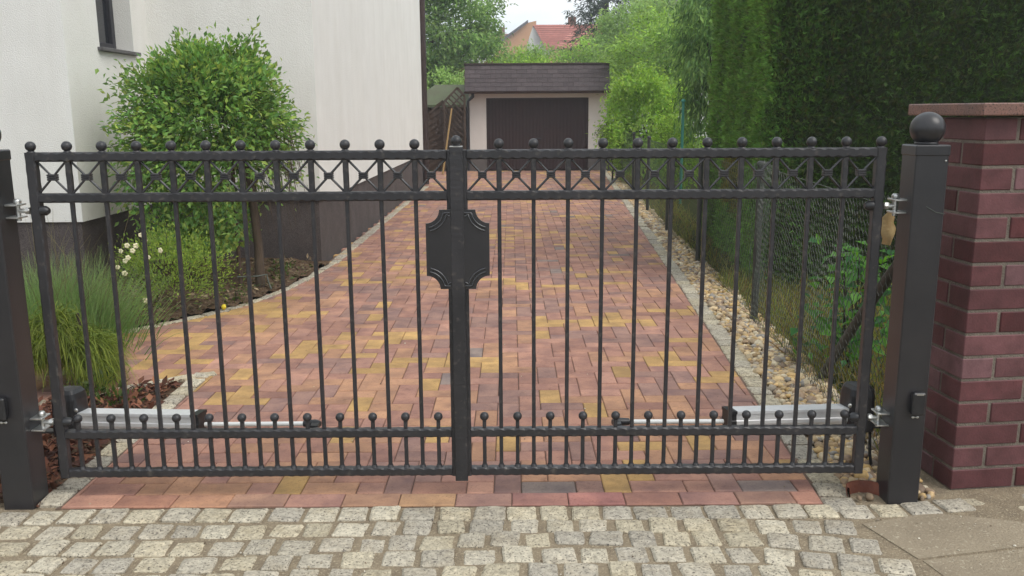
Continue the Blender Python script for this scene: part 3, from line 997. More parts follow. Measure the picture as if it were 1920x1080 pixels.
# ------------------------------------------------------------------ gate leaves
GY = 2.965
def gate_leaf(xa, xb, bars, inner, label):
    """xa outer stile centre, xb inner stile centre"""
    t = thing('gate_leaf', ((xa + xb) / 2, GY, 0), label, 'gate', 'two leaves of the wrought iron gate')
    sgn = 1 if xb > xa else -1
    I = M['iron']
    MB().ham('z', .080, 1.226, xa, GY, .0165, .016, .05, .0025, .003, seed=1).build('stile', I, t)
    MB().ham('z', .080, 1.226, xb, GY, .012, .016, .05, .0025, .003, seed=2).build('stile', I, t)
    l, r = sorted((xa + sgn * .0165, xb - sgn * .012))
    for z0, z1, sd in ((1.195, 1.2265, 3), (1.059, 1.0905, 4), (.224, .2555, 5), (.080, .1105, 6)):
        MB().ham('x', l, r, GY, (z0 + z1) / 2, .0145, (z1 - z0) / 2, seed=sd + int(xa * 10)).build('rail', I, t)
    # vertical bars
    long_b = MB().ham('z', .108, 1.199, 0, 0, .0066, .0066, .05, .0012, .0012, 9).mesh('bar', I, (0, 0, 0))
    band_b = MB().ham('z', 1.087, 1.199, 0, 0, .0088, .0088, .05, .0012, .0015, 12).mesh('band_bar', I, (0, 0, 0))
    fin = MB().sphere((0, 0, 1.2455), .0172, 18, 12)
    fin.lathe((0, 0, 0), [(.013, 1.224), (.013, 1.2285), (.007, 1.231), (.007, 1.238)], 12)
    fin = fin.mesh('finial_ball', I)
    short_b = MB().ham('z', .108, .284, 0, 0, .0066, .0066, .05, .0012, .0012, 10).mesh('short_bar', I)
    knob = MB().sphere((0, 0, .297), .0158, 18, 12).mesh('knob', I)
    foot = MB().lathe((0, 0, 0), [(.013, .109), (.011, .113), (.0085, .120)], 8).mesh('weld_foot', I)
    cx0 = (xa + xb) / 2
    for bx in bars:
        put('bar', long_b, t, (bx - cx0, 0, 0))
        put('band_bar', band_b, t, (bx - cx0, 0, 0))
        put('finial_ball', fin, t, (bx - cx0, 0, 0), random.random() * 6)
        put('weld_foot', foot, t, (bx - cx0, 0, 0))
    put('finial_ball', fin, t, (xa - cx0, 0, 0))
    posts = sorted([xa] + list(bars) + [xb])
    for a, b in zip(posts, posts[1:]):
        m = (a + b) / 2
        sb = put('short_bar', short_b, t, (m - cx0, 0, 0))
        put('knob', knob, sb)
        put('weld_foot', foot, sb)
        ha = .016 if a == xa and sgn > 0 or a == xb and sgn < 0 else .0088
        hb = .016 if b == xa and sgn < 0 or b == xb and sgn > 0 else .0088
        x0, x1 = a + ha - .002, b - hb + .002
        m = (x0 + x1) / 2
        for dz in (1, -1):
            zz = (1.089, 1.196) if dz > 0 else (1.196, 1.089)
            yy = GY - .003 * dz
            MB().tube([(x0, yy, zz[0]), (x1, yy, zz[1])], .0040, 8).build('diagonal_rod', M['rod'], t)
        c = MB()
        for k in (-1, 0, 1):
            z = 1.1435 + k * .0072
            c.box(m - .0145, m + .0145, GY - .0135, GY + .0135, z - .0033, z + .0033, .0014)
        c.build('collar', I, t)
    # hinge bolts
    for z in (1.033, .288):
        hb = MB().tube([(xa - sgn * .058, 2.958, z), (xa - sgn * .02, 2.958, z)], .008, 10)
        hb.tube([(xa - sgn * .034, 2.958, z), (xa - sgn * .022, 2.958, z)], .0125, 6, False)
        hbo = hb.build('hinge_bolt', M['zinc'], t)
        cpp = MB().tube([(xa + sgn * .0165, 2.958, z), (xa + sgn * .034, 2.958, z), (xa + sgn * .044, 2.958, z)], [.0165, .0165, .009], 14)
        cpp.build('bolt_cap', M['black'], hbo)
    # half of the lock plate with concave corners
    xo, xt, xi = inner
    zs = (.760, .806, .984, 1.030)
    def arc(cx, cz, r, a0, a1, n=9):
        return [(cx + r * math.cos(a0 + (a1 - a0) * i / n), cz + r * math.sin(a0 + (a1 - a0) * i / n)) for i in range(n + 1)]
    r = .046
    d = -sgn                                   # towards the outside of this leaf
    pts = [(xi, zs[0])] + [(xo - d * r, zs[0])]
    pts += [(xo + d * (r * math.cos(a) - r) * 0 - d * r + d * r * (1 - math.cos(a)), zs[0] + r * math.sin(a)) for a in np.linspace(0, PI / 2, 9)][0:]
    pts = [(xi, zs[0])] + [(xo - d * r * math.cos(a), zs[0] + r * math.sin(a)) for a in np.linspace(0, PI / 2, 10)]
    pts += [(xo - d * r * math.sin(a), zs[3] - r * math.cos(a)) for a in np.linspace(0, PI / 2, 10)]
    pts += [(xi, zs[3])]
    if d > 0: pts = pts
    else: pts = pts[::-1]
    pl = MB().prism_y(pts, GY - .0255, GY - .0175)
    po = pl.build('lock_plate', M['post'], t)
    for g_, e_ in ((.012, .0), (.024, .012)):
        for up in (0, 1):
            path = []
            for a in np.linspace(.0, PI / 2, 10):
                X = xo - d * (r + g_ + .0) * math.cos(a) - d * .002
                Z = zs[0] + (r + g_) * math.sin(a) + .002 if not up else zs[3] - (r + g_) * math.sin(a) - .002
                path.append((X, GY - .0265, Z))
            s0 = -1 if not up else 1
            path = [(xi - d * -.004, GY - .0265, zs[0] + g_ * .9 if not up else zs[3] - g_ * .9), (path[0][0] - d * .006, GY - .0265, zs[0] + g_ * .9 if not up else zs[3] - g_ * .9)] + path[1:-1]
            MB().tube(path, .0034, 8).build('embossed_line', M['rod'], po)
    return t
LB = [-1.474 + .1153 * k for k in range(11)]
RB = [-.041 + .1153 * k for k in range(11)]
XC = -.182
leaf_l = gate_leaf(-1.594, XC - .0225, LB, (-.288, 0, XC - .020), 'left leaf of the dark wrought iron gate, in front of the white house')
leaf_r = gate_leaf(1.228, XC + .0225, RB, (-.075, 0, XC + .020), 'right leaf of the dark wrought iron gate, in front of the hedge, with centre strip')
o = MB().ham('z', .066, 1.236, XC, GY - .0225, .0225, .0045, .03, .0012, .0018, 5)
cs = o.build('centre_strip', M['iron'], leaf_r)
MB().box(XC - .021, XC + .021, GY - .026, GY + .012, 1.2365, 1.239).build('top_plate', M['zinc'], leaf_r)
fb = MB().sphere((XC, GY - .01, 1.2565), .0178, 18, 12)
fb.lathe((XC, GY - .01, 0), [(.012, 1.2396), (.012, 1.242), (.007, 1.244)], 12)
fb.build('finial_ball', M['iron'], leaf_r)
rv = MB()
for k in range(34):
    for s in (-1, 1):
        if random.random() < .45: continue
        rv.sphere((XC + s * .0190 + random.uniform(-.001, .001), GY - .0270, .10 + k * .0335 + random.uniform(-.010, .010)), .0013, 5, 4)
tag(rv.build('hammer_marks', M['rod'], cs), kind='stuff')

# ------------------------------------------------------------------ swing gate operators
def operator(P0, P1, P2, label, sgn):
    """P0 motor end, P1 body end, P2 rod end on the leaf"""
    t = thing('gate_operator', (P0[0], P0[1], 0), label, 'gate opener', 'linear gate openers behind the gate leaves')
    P0, P1, P2 = Vector(P0), Vector(P1), Vector(P2)
    ax = (P1 - P0).normalized()
    n = Vector((-ax.y, ax.x, 0)).normalized()
    up = Vector((0, 0, 1))
    def ext(mb, prof, a, b):
        k = len(prof)
        vs = [tuple(a + n * u + up * w) for u, w in prof] + [tuple(b + n * u + up * w) for u, w in prof]
        fs = [tuple(range(k)), tuple(range(k, 2 * k))[::-1]] + [(i, k + i, k + (i + 1) % k, (i + 1) % k) for i in range(k)]
        return mb.add(vs, fs)
    prof = [(-.032, -.018), (-.026, -.032), (-.015, -.038), (.015, -.038), (.026, -.032), (.032, -.018), (.032, -.004), (.028, .0), (.028, .026), (.034, .028), (.034, .040), (-.034, .040), (-.034, .028), (-.028, .026), (-.028, .0), (-.032, -.004)]
    prof = [(u * .9, w * .86) for u, w in prof]
    ext(MB(), prof, P0 + ax * .045, P1).build('arm_body', M['alu'], t)
    ecap = [(u * 1.04, w * 1.03) for u, w in prof]
    ext(MB(), ecap, P1 - ax * .003, P1 + ax * .028).build('end_cap', M['black'], t)
    MB().tube([P1 + ax * .036 - up * .012, P2 - up * .012], .0085, 12).build('push_rod', M['frame_white'], t)
    j = MB().tube([P2 - ax * .035 - up * .012, P2 + ax * .01 - up * .012, P2 + ax * .028 - up * .012], [.013, .016, .010], 12)
    e = P2 + ax * .012
    j.box(e.x - .014, e.x + .014, GY + .019, e.y + .01, e.z - .022, e.z - .004, .002)
    j.build('rod_joint', M['black'], t)
    # motor housing: rounded hood
    hood = MB()
    rings = []
    for k, (w, s, z) in enumerate([(.0, 1.0, -.055), (.0, 1.03, -.045), (.0, 1.03, .0), (.0, 1.06, .004), (.0, 1.06, .012), (.0, 1.0, .016), (.0, .96, .085), (.0, .88, .108), (.0, .70, .122), (.0, .3, .128)]):
        ring = []
        for q in range(24):
            a = 2 * PI * q / 24
            ca, sa = math.cos(a), math.sin(a)
            u = math.copysign(abs(ca) ** .45, ca) * .055 * s
            v = math.copysign(abs(sa) ** .45, sa) * .050 * s
            ring.append(P0 + ax * (u - .008) + n * v + up * z)
        rings.append(ring)
    vs = [tuple(p) for r_ in rings for p in r_]
    fs = []
    for k in range(len(rings) - 1):
        for q in range(24):
            fs.append((k * 24 + q, k * 24 + (q + 1) % 24, (k + 1) * 24 + (q + 1) % 24, (k + 1) * 24 + q))
    fs += [tuple(range(24))[::-1], tuple(range((len(rings) - 1) * 24, len(rings) * 24))]
    hood.add(vs, fs, False)
    h = hood.build('motor_housing', M['black'], t)
    q = P0 + ax * .048 - n * sgn * .03 + up * .05
    MB().sphere((q.x, q.y - .012, q.z), .008, 10, 8, (1, .6, 1)).build('key_lock', M['zinc'], h)
    b = MB()
    b.box(*sorted((P0.x - sgn * .02, P0.x - sgn * .12)), P0.y - .02, P0.y + .02, P0.z - .05, P0.z - .042, .001)
    b.build('mount_bracket', M['black'], t)
    cb = MB().tube([P0 + up * .02 - ax * .03, P0 - ax * .07 - up * .03, P0 - ax * .08 - up * .16, P0 - ax * .10 - up * .26], .006, 8)
    cb.build('cable', M['rubber'], t)
operator((-1.672, 3.20, .212), (-1.163, 3.085, .242), (-.720, 3.030, .262), 'aluminium swing gate opener behind the left gate leaf', 1)
operator((1.300, 3.20, .212), (.806, 3.085, .242), (.385, 3.030, .262), 'aluminium swing gate opener behind the right gate leaf', -1)

# ------------------------------------------------------------------ small things near the gate
t = thing('clay_pot_rim', (1.265, 2.955, 0), 'terracotta pot rim sunk in the gravel at the right post', 'clay pot')
mb = MB()
n = 20
prof = [(.052, -.03), (.062, .030), (.070, .033), (.070, .018), (.060, -.03)]
vs, fs = [], []
for i in range(n + 1):
    a = math.radians(-5 + 190 * i / n)
    for r_, z in prof:
        vs.append((1.258 + r_ * math.cos(a), 2.945 + r_ * .8 * math.sin(a), z))
for i in range(n):
    for k in range(len(prof) - 1):
        fs.append((i * 5 + k, (i + 1) * 5 + k, (i + 1) * 5 + k + 1, i * 5 + k + 1))
mb.add(vs, fs, True)
mb.build('rim', M['clay'], t)
for (x, y, r_, lab) in [(1.262, 2.922, .017, 'round brownish stone lying in the clay pot rim'), (1.222, 2.912, .011, 'smaller stone between kerb and clay pot rim'), (1.440, 2.905, .012, 'pale chip of stone at the right foot of the gate post')]:
    v, f, c = blobs(np.array([(x, y, .004)]), np.array([r_]), np.array([S(170, 146, 120, .55)]), i2, .8)
    tag(npmesh('stone', v, f, M['pebble'], None, c, True), lab, 'stone', 'loose stones by the right post')
v, f, c = blobs(np.array([(-1.999, 5.985, .032)]), np.array([.022]), np.array([(1, 1, 1)]), i2, 1.0)
tag(npmesh('yellow_ball', v, f, M['yellow'], None, None, True), 'small yellow ball lying at the curved kerb', 'ball')
# dry leaf caught between fence and post
mb = MB()
gw, gh = 5, 7
vs, fs = [], []
for j in range(gh):
    for i in range(gw):
        u, w = i / (gw - 1) - .5, j / (gh - 1) - .5
        u += .35 * w * abs(w) * 2
        wid = .052 * (1.05 - 1.9 * abs(w - .05) ** 1.6) * (1 + .22 * math.sin(j * 2.7 + 1))
        vs.append((1.338 + u * wid, 3.10 + .02 * u * u * 4 + .01 * math.sin(w * 5), .935 + w * .115))
for j in range(gh - 1):
    for i in range(gw - 1):
        fs.append((j * gw + i, j * gw + i + 1, (j + 1) * gw + i + 1, (j + 1) * gw + i))
k = len(vs)
vs += [(a, b + .002, c) for a, b, c in vs]
fs += [tuple(q + k for q in f_)[::-1] for f_ in fs]
mb.add(vs, fs, True)
tag(mb.build('dry_leaf', M['dry_leaf']), 'pale dry leaf hanging beside the upper right hinge', 'leaf')
mb = MB().tube([(1.333, 2.95, 1.055), (1.36, 2.885, 1.035), (1.39, 2.884, 1.018), (1.421, 2.885, 1.012)], .0012, 5)
tag(mb.build('thin_wire', M['wire']), 'thin wire running from upper hinge round the right post', 'wire')

# ------------------------------------------------------------------ house on the left
HX = -3.12
house = thing('house', (-4.5, 10, 0), 'white rendered house with dark plinth left of the driveway', 'house')
w = MB()
ZT = 6.4
w.prism([(-9, 6.4), (HX - .25, 6.4), (HX - .25, 16.6), (-9, 16.6)], .58, ZT)
w.prism([(HX - .25, 6.4), (HX, 6.4), (HX, 6.94), (HX - .25, 6.94)], .58, ZT)
w.prism([(HX - .25, 7.56), (HX, 7.56), (HX, 7.87), (HX - .25, 7.87)], .58, ZT)
w.prism([(HX - .25, 6.94), (HX, 6.94), (HX, 7.56), (HX - .25, 7.56)], .58, 1.82)
w.prism([(HX - .25, 6.94), (HX, 6.94), (HX, 7.56), (HX - .25, 7.56)], 3.1, ZT)
w.prism([(HX - .24, 7.87), (wall_x(7.87), 7.87), (wall_x(16.6), 16.6), (HX - .24, 16.6)], .58, ZT)
w.build('wall', M['stucco'], house)
p = MB()
p.prism([(-9, 6.42), (HX - .02, 6.42), (HX - .02, 7.89), (wall_x(7.87) - .02, 7.89), (wall_x(16.6) - .02, 16.58), (-9, 16.58)], -.1, .579)
p.build('plinth', M['plinth'], house)
MB().box(wall_x(7.87) - .6, wall_x(7.87) - .3, 7.875, 7.888, .40, .44).build('vent', M['frame_dark'], house) if False else None
win = MB()
for a, b, z0, z1 in ((6.94, 7.00, 1.85, 3.1), (7.50, 7.56, 1.85, 3.1), (7.0, 7.5, 1.85, 1.91), (7.0, 7.5, 3.04, 3.1)):
    win.box(HX - .20, HX - .14, a + .001, b - .001, z0, z1, .004)
wf = win.build('window', M['frame_dark'], house)
MB().box(HX - .18, HX - .17, 6.99, 7.51, 1.90, 3.05).build('pane', M['glass'], wf)
MB().box(HX - .14, HX + .045, 6.90, 7.60, 1.822, 1.848, .004).build('sill', M['sill'], wf)
dpx = wall_x(16.6)
dp_ = MB().tube([(dpx + .03, 16.66, .02), (dpx + .03, 16.66, ZT)], .062, 14)
d_ = dp_.build('downpipe', M['brown_metal'], house)
for z in (.35, 2.3, 4.2):
    MB().tube([(dpx + .03, 16.66, z), (dpx + .03, 16.66, z + .04)], .072, 14).build('pipe_bracket', M['brown_metal'], d_)
o = MB().lathe((0, 0, 0), [(0, .03), (.055, .03), (.065, .022), (.068, 0)], 18).mesh('junction_cover', M['plinth_grey'])
jc = put('junction_cover', o, house, (-2.50 + 4.5, 7.872 - 10, .40)); jc.rotation_euler = (PI / 2, 0, 0)

# ------------------------------------------------------------------ garage
GF = 20.75
garage = thing('garage', (.63, GF, 0), 'small garage with brown door and shingled mansard roof at the end of the driveway', 'garage')
w = MB()
w.box(-.96, -.57, GF, GF + .25, .28, 1.66)
w.box(1.79, 2.21, GF, GF + .25, .28, 1.66)
w.box(-.96, 2.21, GF, GF + .25, 1.66, 2.2)
w.box(-.96, -.71, GF + .25, 26, .28, 2.2)
w.box(1.96, 2.21, GF + .25, 26, .28, 2.2)
w.box(-.71, 1.96, 25.75, 26, .28, 2.2)
w.build('wall', M['garage_wall'], garage)
w = MB()
for a, b in ((-.975, -.57), (1.79, 2.225)):
    w.box(a, b, GF - .012, 26.01, -.05, .28)
w.build('plinth', M['plinth_grey'], garage)
dr = MB()
nr = 30
vs, fs = [], []
for i in range(nr * 2 + 1):
    x = -.57 + 2.36 * i / (nr * 2)
    d = .005 if i % 2 else 0
    vs += [(x, GF + .10 + d, .012), (x, GF + .10 + d, 1.655)]
fs = [(2 * i, 2 * i + 2, 2 * i + 3, 2 * i + 1) for i in range(nr * 2)]
dr.add(vs, fs)
gd = dr.build('garage_door', M['door'], garage)
f_ = MB()
f_.box(-.569, -.535, GF + .06, GF + .098, .012, 1.655); f_.box(1.755, 1.789, GF + .06, GF + .098, .012, 1.655); f_.box(-.535, 1.755, GF + .06, GF + .098, 1.62, 1.655)
f_.build('door_frame', M['brown_metal'], gd)
MB().box(.58, .70, GF + .07, GF + .098, .72, .745, .004).build('handle', M['frame_dark'], gd)
rf = MB()
# mansard body: sloping front, flat top
vs = [(-1.04, 20.36, 1.80), (2.23, 20.36, 1.80), (2.23, 20.60, 2.385), (-1.04, 20.60, 2.385), (-1.04, 26.2, 1.80), (2.23, 26.2, 1.80), (2.23, 26.2, 2.385), (-1.04, 26.2, 2.385)]
rf.add(vs, [(0, 1, 2, 3), (3, 2, 6, 7), (1, 5, 6, 2), (4, 0, 3, 7), (5, 4, 7, 6), (4, 5, 1, 0)])
roof = rf.build('roof', M['brown_metal'], garage)
sl_d = Vector((0, .24, .585)).normalized(); sl_n = Vector((0, -.585, .24)).normalized()
SH = MB()
w_, h_ = .232, .118
vs = []
for u, v_, dd in ((-w_ / 2 + .003, 0, .011), (w_ / 2 - .003, 0, .011), (w_ / 2 - .003, h_, .004), (-w_ / 2 + .003, h_, .004), (-w_ / 2 + .003, 0, .002), (w_ / 2 - .003, 0, .002), (w_ / 2 - .003, h_, .001), (-w_ / 2 + .003, h_, .001)):
    q = sl_d * v_ + sl_n * dd
    vs.append((u, q.y, q.z))
SH.add(vs, [(0, 1, 2, 3), (0, 4, 5, 1), (1, 5, 6, 2), (3, 7, 4, 0)])
shm = SH.mesh('shingle', M['shingle'])
half = None
og = origin(garage)
for row in range(6):
    base = Vector((0, 20.36, 1.80)) + sl_d * (row * .104)
    off = .117 * (row % 2)
    for k in range(15):
        x = -1.04 + w_ / 2 + k * .234 - off
        if x - w_ / 2 < -1.06 or x + w_ / 2 > 2.25: 
            if not (-1.1 < x < 2.29): continue
            a = max(x - w_ / 2, -1.045); b = min(x + w_ / 2, 2.235)
            s = (b - a) / w_
            if s < .15: continue
            x = (a + b) / 2
        else: s = 1
        q = random.uniform(.85, 1.15)
        put('shingle', shm, roof, (x - og[0], base.y - og[1], base.z), 0, tuple(v * q for v in S(98, 88, 90, .8)), (s, 1, 1))
MB().box(-1.06, 2.25, 20.57, 20.66, 2.386, 2.425, .004).build('ridge_trim', M['brown_metal'], roof)
gt = MB()
pr = [(.05 * math.cos(a), .05 * math.sin(a)) for a in np.linspace(PI, 2 * PI, 9)]
vs = [(x, 20.33 + u, 1.795 + v) for x in (-1.06, 2.26) for u, v in pr]
fs = [(i, i + 1, 9 + i + 1, 9 + i) for i in range(8)]
gt.add(vs, fs, True)
gut = gt.build('gutter', M['brown_metal'], garage)
MB().tube([(-.86, 20.34, 1.75), (-.86, 20.42, 1.69), (-.93, 20.66, 1.64), (-.985, 20.70, 1.58), (-.985, 20.70, .02)], .035, 10).build('downpipe', M['frame_dark'], garage)

# trellis, board panel, shed, pole left of the garage
t = thing('trellis_panel', (-1.26, 20.35, 0), 'brown diagonal lattice trellis beside the garage downpipe', 'trellis')
TP = [(-1.50, .04), (-1.045, .04), (-1.045, 1.70), (-1.20, 1.88), (-1.50, 1.58)]
fr = [((-1.50, .04), (-1.50, 1.58)), ((-1.045, .04), (-1.045, 1.70)), ((-1.50, 1.58), (-1.20, 1.88)), ((-1.20, 1.88), (-1.045, 1.70)), ((-1.50, .06), (-1.045, .06))]
for a, b in fr:
    MB().bar((a[0], 20.35, a[1]), (b[0], 20.35, b[1]), .045, .05).build('frame_bar', M['wood_dark'], t)
for k in range(-4, 26):
    s = clip_line(TP, (-1.5, k * .13 - .2), (.7071, -.7071))
    if s: MB().bar((s[0][0], 20.345, s[0][1]), (s[1][0], 20.345, s[1][1]), .032, .01).build('slat', M['wood_dark'], t)
for k in range(0, 14):
    s = clip_line(TP, (-1.5, k * .26 - .5), (.7071, .7071))
    if s and s[0][1] > .6: MB().bar((s[0][0], 20.358, s[0][1]), (s[1][0], 20.358, s[1][1]), .032, .01).build('slat', M['wood_dark'], t)
t = thing('board_panel', (-1.8, 20.5, 0), 'dark garden panel of diagonal boards behind the house corner', 'fence panel')
BP = [(-2.10, .04), (-1.54, .04), (-1.54, 1.60), (-2.10, 1.10)]
for a, b in (((-2.10, .04), (-2.10, 1.10)), ((-1.54, .04), (-1.54, 1.60)), ((-2.10, 1.10), (-1.54, 1.60))):
    MB().bar((a[0], 20.5, a[1]), (b[0], 20.5, b[1]), .05, .05).build('frame_bar', M['wood_dark'], t)
for k in range(-4, 16):
    s = clip_line(BP, (-2.1, k * .135), (.85, .527))
    if s: MB().bar((s[0][0], 20.505, s[0][1]), (s[1][0], 20.505, s[1][1]), .085, .016).build('board', M['wood_dark'], t)
MB().box(-2.1, -1.54, 20.53, 20.55, .04, 1.08).build('back_board', M['wood_dark'], t)
t = thing('garden_shed', (-1.7, 22.6, 0), 'small shed with mossy green roof behind the trellis', 'shed')
MB().box(-2.35, -1.1, 22.0, 23.4, 0, 1.58).build('wall', M['wood_dark'], t)
MB().add([(-2.5, 21.8, 1.52), (-1.0, 21.8, 1.52), (-.95, 22.7, 2.02), (-1.9, 22.7, 2.02), (-2.5, 21.8, 1.46), (-1.0, 21.8, 1.46), (-.95, 22.7, 1.96), (-1.9, 22.7, 1.96), (-1.0, 23.6, 1.5), (-2.5, 23.6, 1.5)],
         [(0, 1, 2, 3), (5, 4, 7, 6), (0, 4, 5, 1), (0, 3, 7, 4), (1, 5, 6, 2), (3, 2, 8, 9), (0, 9, 3), (1, 2, 8)]).build('roof', M['shed_roof'], t)
MB().box(-2.42, -2.36, 21.95, 21.99, 1.2, 1.45).build('trim', M['frame_white'], t)
mb = MB().tube([(-1.51, 19.55, .0), (-1.42, 19.85, .7), (-1.33, 20.22, 1.42)], [.022, .021, .02], 10)
tag(mb.build('wooden_pole', M['wood_pale']), 'pale wooden pole leaning against the trellis', 'pole')

# ------------------------------------------------------------------ wire fence on the right
def wires(segs, r, name, mat, parent):
    """segs (n,2,3): thin three-sided prisms joined into one part"""
    A, B = segs[:, 0], segs[:, 1]
    d = unit(B - A)
    h = np.where(np.abs(d[:, 2:3]) > .9, np.array([[1., 0, 0]]), np.array([[0, 0, 1.]]))
    a = unit(np.cross(d, h)); b = np.cross(d, a)
    V = []
    for e in (A, B):
        for k in range(3):
            w = 2 * PI * k / 3
            V.append(e + (a * math.cos(w) + b * math.sin(w)) * r)
    V = np.stack(V, 1).reshape(-1, 3)
    i = (np.arange(len(A)) * 6)[:, None]
    F = np.concatenate([i + np.array([[0, 1, 4, 3]]), i + np.array([[1, 2, 5, 4]]), i + np.array([[2, 0, 3, 5]])], 1).reshape(-1, 4)
    o = npmesh(name, V, F, mat, parent)
    return tag(o, kind='stuff')
def fence_post(parent, x, y, h, r=.019):
    mb = MB().tube([(x, y, -.1), (x, y, h)], r, 12)
    o = mb.build('post', M['fence_post'], parent)
    MB().lathe((x, y, h), [(r * 1.25, -.02), (r * 1.25, .004), (r * .7, .014), (0, .016)], 12).build('post_cap', M['fence_post'], o)

t = thing('chicken_wire_fence', (1.5, 4.3, 0), 'loose hexagonal wire netting fence between right gate post and hedge', 'fence')
fence_post(t, 1.445, 3.10, 1.09, .021)
fence_post(t, 1.585, 5.637, 1.02, .024)
a0, a1 = np.array([1.425, 3.06]), np.array([1.575, 5.62])
Lf = np.linalg.norm(a1 - a0)
cw, chh = .046, .074
segs = []
def netp(u, z):
    """sagging netting surface"""
    s = u / Lf
    top = 1.0 + .03 * math.cos(s * 2 * PI) 
    zz = z * top + .006 * math.sin(u * 31 + z * 9)
    off = .018 * math.sin(u * 4.1 + z * 3.0) + .012 * math.sin(z * 8 + u * 2)
    p = a0 + (a1 - a0) * (s + .004 * math.sin(z * 17 + u * 11))
    return (p[0] + off, p[1] + .01 * math.sin(z * 21 + u * 13), zz)
nu, nz = int(Lf / cw), int(1.02 / (chh / 2))
for j in range(nz):
    for i in range(nu + 1):
        u = i * cw + (cw / 2 if j % 2 else 0); z = j * chh / 2 + .01
        if u > Lf: continue
        # short vertical twist, then two slanted wires up
        p0 = netp(u, z); p1 = netp(u, z + chh * .22)
        segs.append((p0, p1))
        for sgn in (-1, 1):
            uu = u + sgn * cw / 2
            if 0 <= uu <= Lf:
                segs.append((p1, netp(uu, z + chh / 2)))
wires(np.array(segs), .0014, 'netting', M['wire'], t)
segs = []
rr = random.Random(5)
for k in range(70):                     # netting end wrapped round the middle post
    ang = rr.random() * 6.28
    z = rr.random() * 1.0
    p = (1.58 + .045 * math.cos(ang), 5.60 + .05 * math.sin(ang), z)
    for q in range(4):
        ang2 = ang + rr.uniform(-.6, .6); z2 = min(1.02, z + rr.uniform(.03, .07))
        p2 = (1.58 + .05 * math.cos(ang2), 5.60 + .055 * math.sin(ang2), z2)
        segs.append((p, p2)); p, ang, z = p2, ang2, z2
wires(np.array(segs), .0012, 'wrapped_netting', M['wire_dark'], t)
mb = MB().tube([(1.452, 3.18, .86), (1.515, 3.75, .46), (1.575, 4.32, .02)], .021, 10)
mb.build('brace', M['fence_post'], t)
MB().tube([(1.44, 3.1, .98), (1.585, 5.63, 1.0)], .0018, 6).build('tension_wire', M['wire'], t)

t = thing('chain_link_fence', (1.8, 10, 0), 'dark coated chain-link fence running along the gravel to the garage', 'fence')
FP = FENCE[2:]
for (x, y) in FP[1:]:
    fence_post(t, x, y, 1.0, .022)
segs = []
for (xa, ya), (xb, yb) in zip(FP, FP[1:]):
    l = math.hypot(xb - xa, yb - ya)
    st = .075 if ya < 11 else .12
    n = int((l + 1) / st)
    for k in range(n + int(1 / st)):
        for s in (1, -1):
            # straight diagonal: starts at u0 at the bottom, rises at 45 degrees
            u0 = k * st - (1 if s > 0 else 0)
            pts = []
            lo, hi = 0.0, .95
            if s > 0:
                lo = max(lo, -u0); hi = min(hi, l - u0)
            else:
                lo = max(lo, u0 - l); hi = min(hi, u0)
            if hi - lo < .03: continue
            for z in (lo, hi):
                u = u0 + s * z
                pts.append((xa + (xb - xa) * u / l, ya + (yb - ya) * u / l, z + .02))
            segs.append(pts)
    for z in (.03, .5, .96):
        segs.append([(xa, ya, z), (xb, yb, z)])
wires(np.array(segs), .0012, 'chain_link', M['wire_dark'], t)

# ------------------------------------------------------------------ thuja hedge
hedge = thing('thuja_hedge', (3.5, 8, 0), 'tall clipped dark green thuja hedge behind the right brick pillar', 'hedge')
HZ = 3.1
core = MB().prism([(2.16, 6.72), (6.2, 6.72), (6.2, 9.9), (2.245, 9.9), (1.995, 6.93)], 0, HZ - .12)
mcore = surf('hedge_core', S(58, 70, 36, .7), S(44, 58, 30, .7), 20, 1.0)
core.build('inner_twigs', mcore, hedge)
def hedge_sprays(n, pf, nf, cols, L0, L1, per=5):
    P = []; Nn = []
    for k in range(n):
        p, nn = pf()
        P.append(p); Nn.append(nn)
    P = np.array(P); Nn = np.array(Nn)
    lump = .028 * np.sin(P[:, 0] * 7 + 2 * np.sin(P[:, 2] * 5)) * np.sin(P[:, 2] * 6 + P[:, 1] * 8 + 1.3)
    P = P + Nn * (lump + rng.normal(0, .014, n))[:, None]
    D = unit(Nn * rng.uniform(.35, 1.0, (n, 1)) + np.array([0, 0, 1.0]) * rng.uniform(-.15, .9, (n, 1)) + rng.normal(0, .45, (n, 3)))
    spr_n = unit(rng.normal(0, 1, (n, 3)))
    spr_n = unit(spr_n - D * np.sum(spr_n * D, 1, keepdims=True))
    side = np.cross(D, spr_n)
    L = rng.uniform(L0, L1, n)
    Cc = pal(cols, n, .22) * (1 + .1 * rng.standard_normal(n))[:, None]
    Vs, Fs, Cs = [], [], []
    o = 0
    for k in range(per):
        a = (k - (per - 1) / 2) * .36
        d = D * math.cos(a) + side * math.sin(a)
        st = P + D * (L * .12 * k)[:, None]
        v, f = leaves(st, d, spr_n, L * (.85 if k % 2 else 1) * rng.uniform(.7, 1.1, n), L * .13, .1, .5)
        Vs.append(v); Fs.append(f + o); o += len(v)
        Cs.append(np.repeat(Cc * rng.uniform(.85, 1.2, (n, 1)), 4, 0))
    return np.concatenate(Vs), np.concatenate(Fs), np.concatenate(Cs)
def front_p():
    x = 1.92 + 4.2 * random.random() ** 1.25; z = .02 + (HZ - .02) * random.random()
    e = max(0, 1 - (x - 1.92) / .22)
    return (x + .02 * math.sin(z * 5), 6.66 + .10 * e * e + .025 * math.sin(x * 2.6 + z * 1.9), z), (-.8 * e, -1, 0)
def side_p():
    s = random.random(); z = .02 + (HZ - .02) * random.random()
    return (1.93 + .27 * s + .05 * math.sin(s * 19 + z * 1.3) * s + .04 * max(0, 1 - s / .06), 6.7 + 3.2 * s, z), (-1, .08, 0)
def top_p():
    return (2.0 + 4 * random.random(), 6.7 + 3.1 * random.random(), HZ), (0, 0, 1)
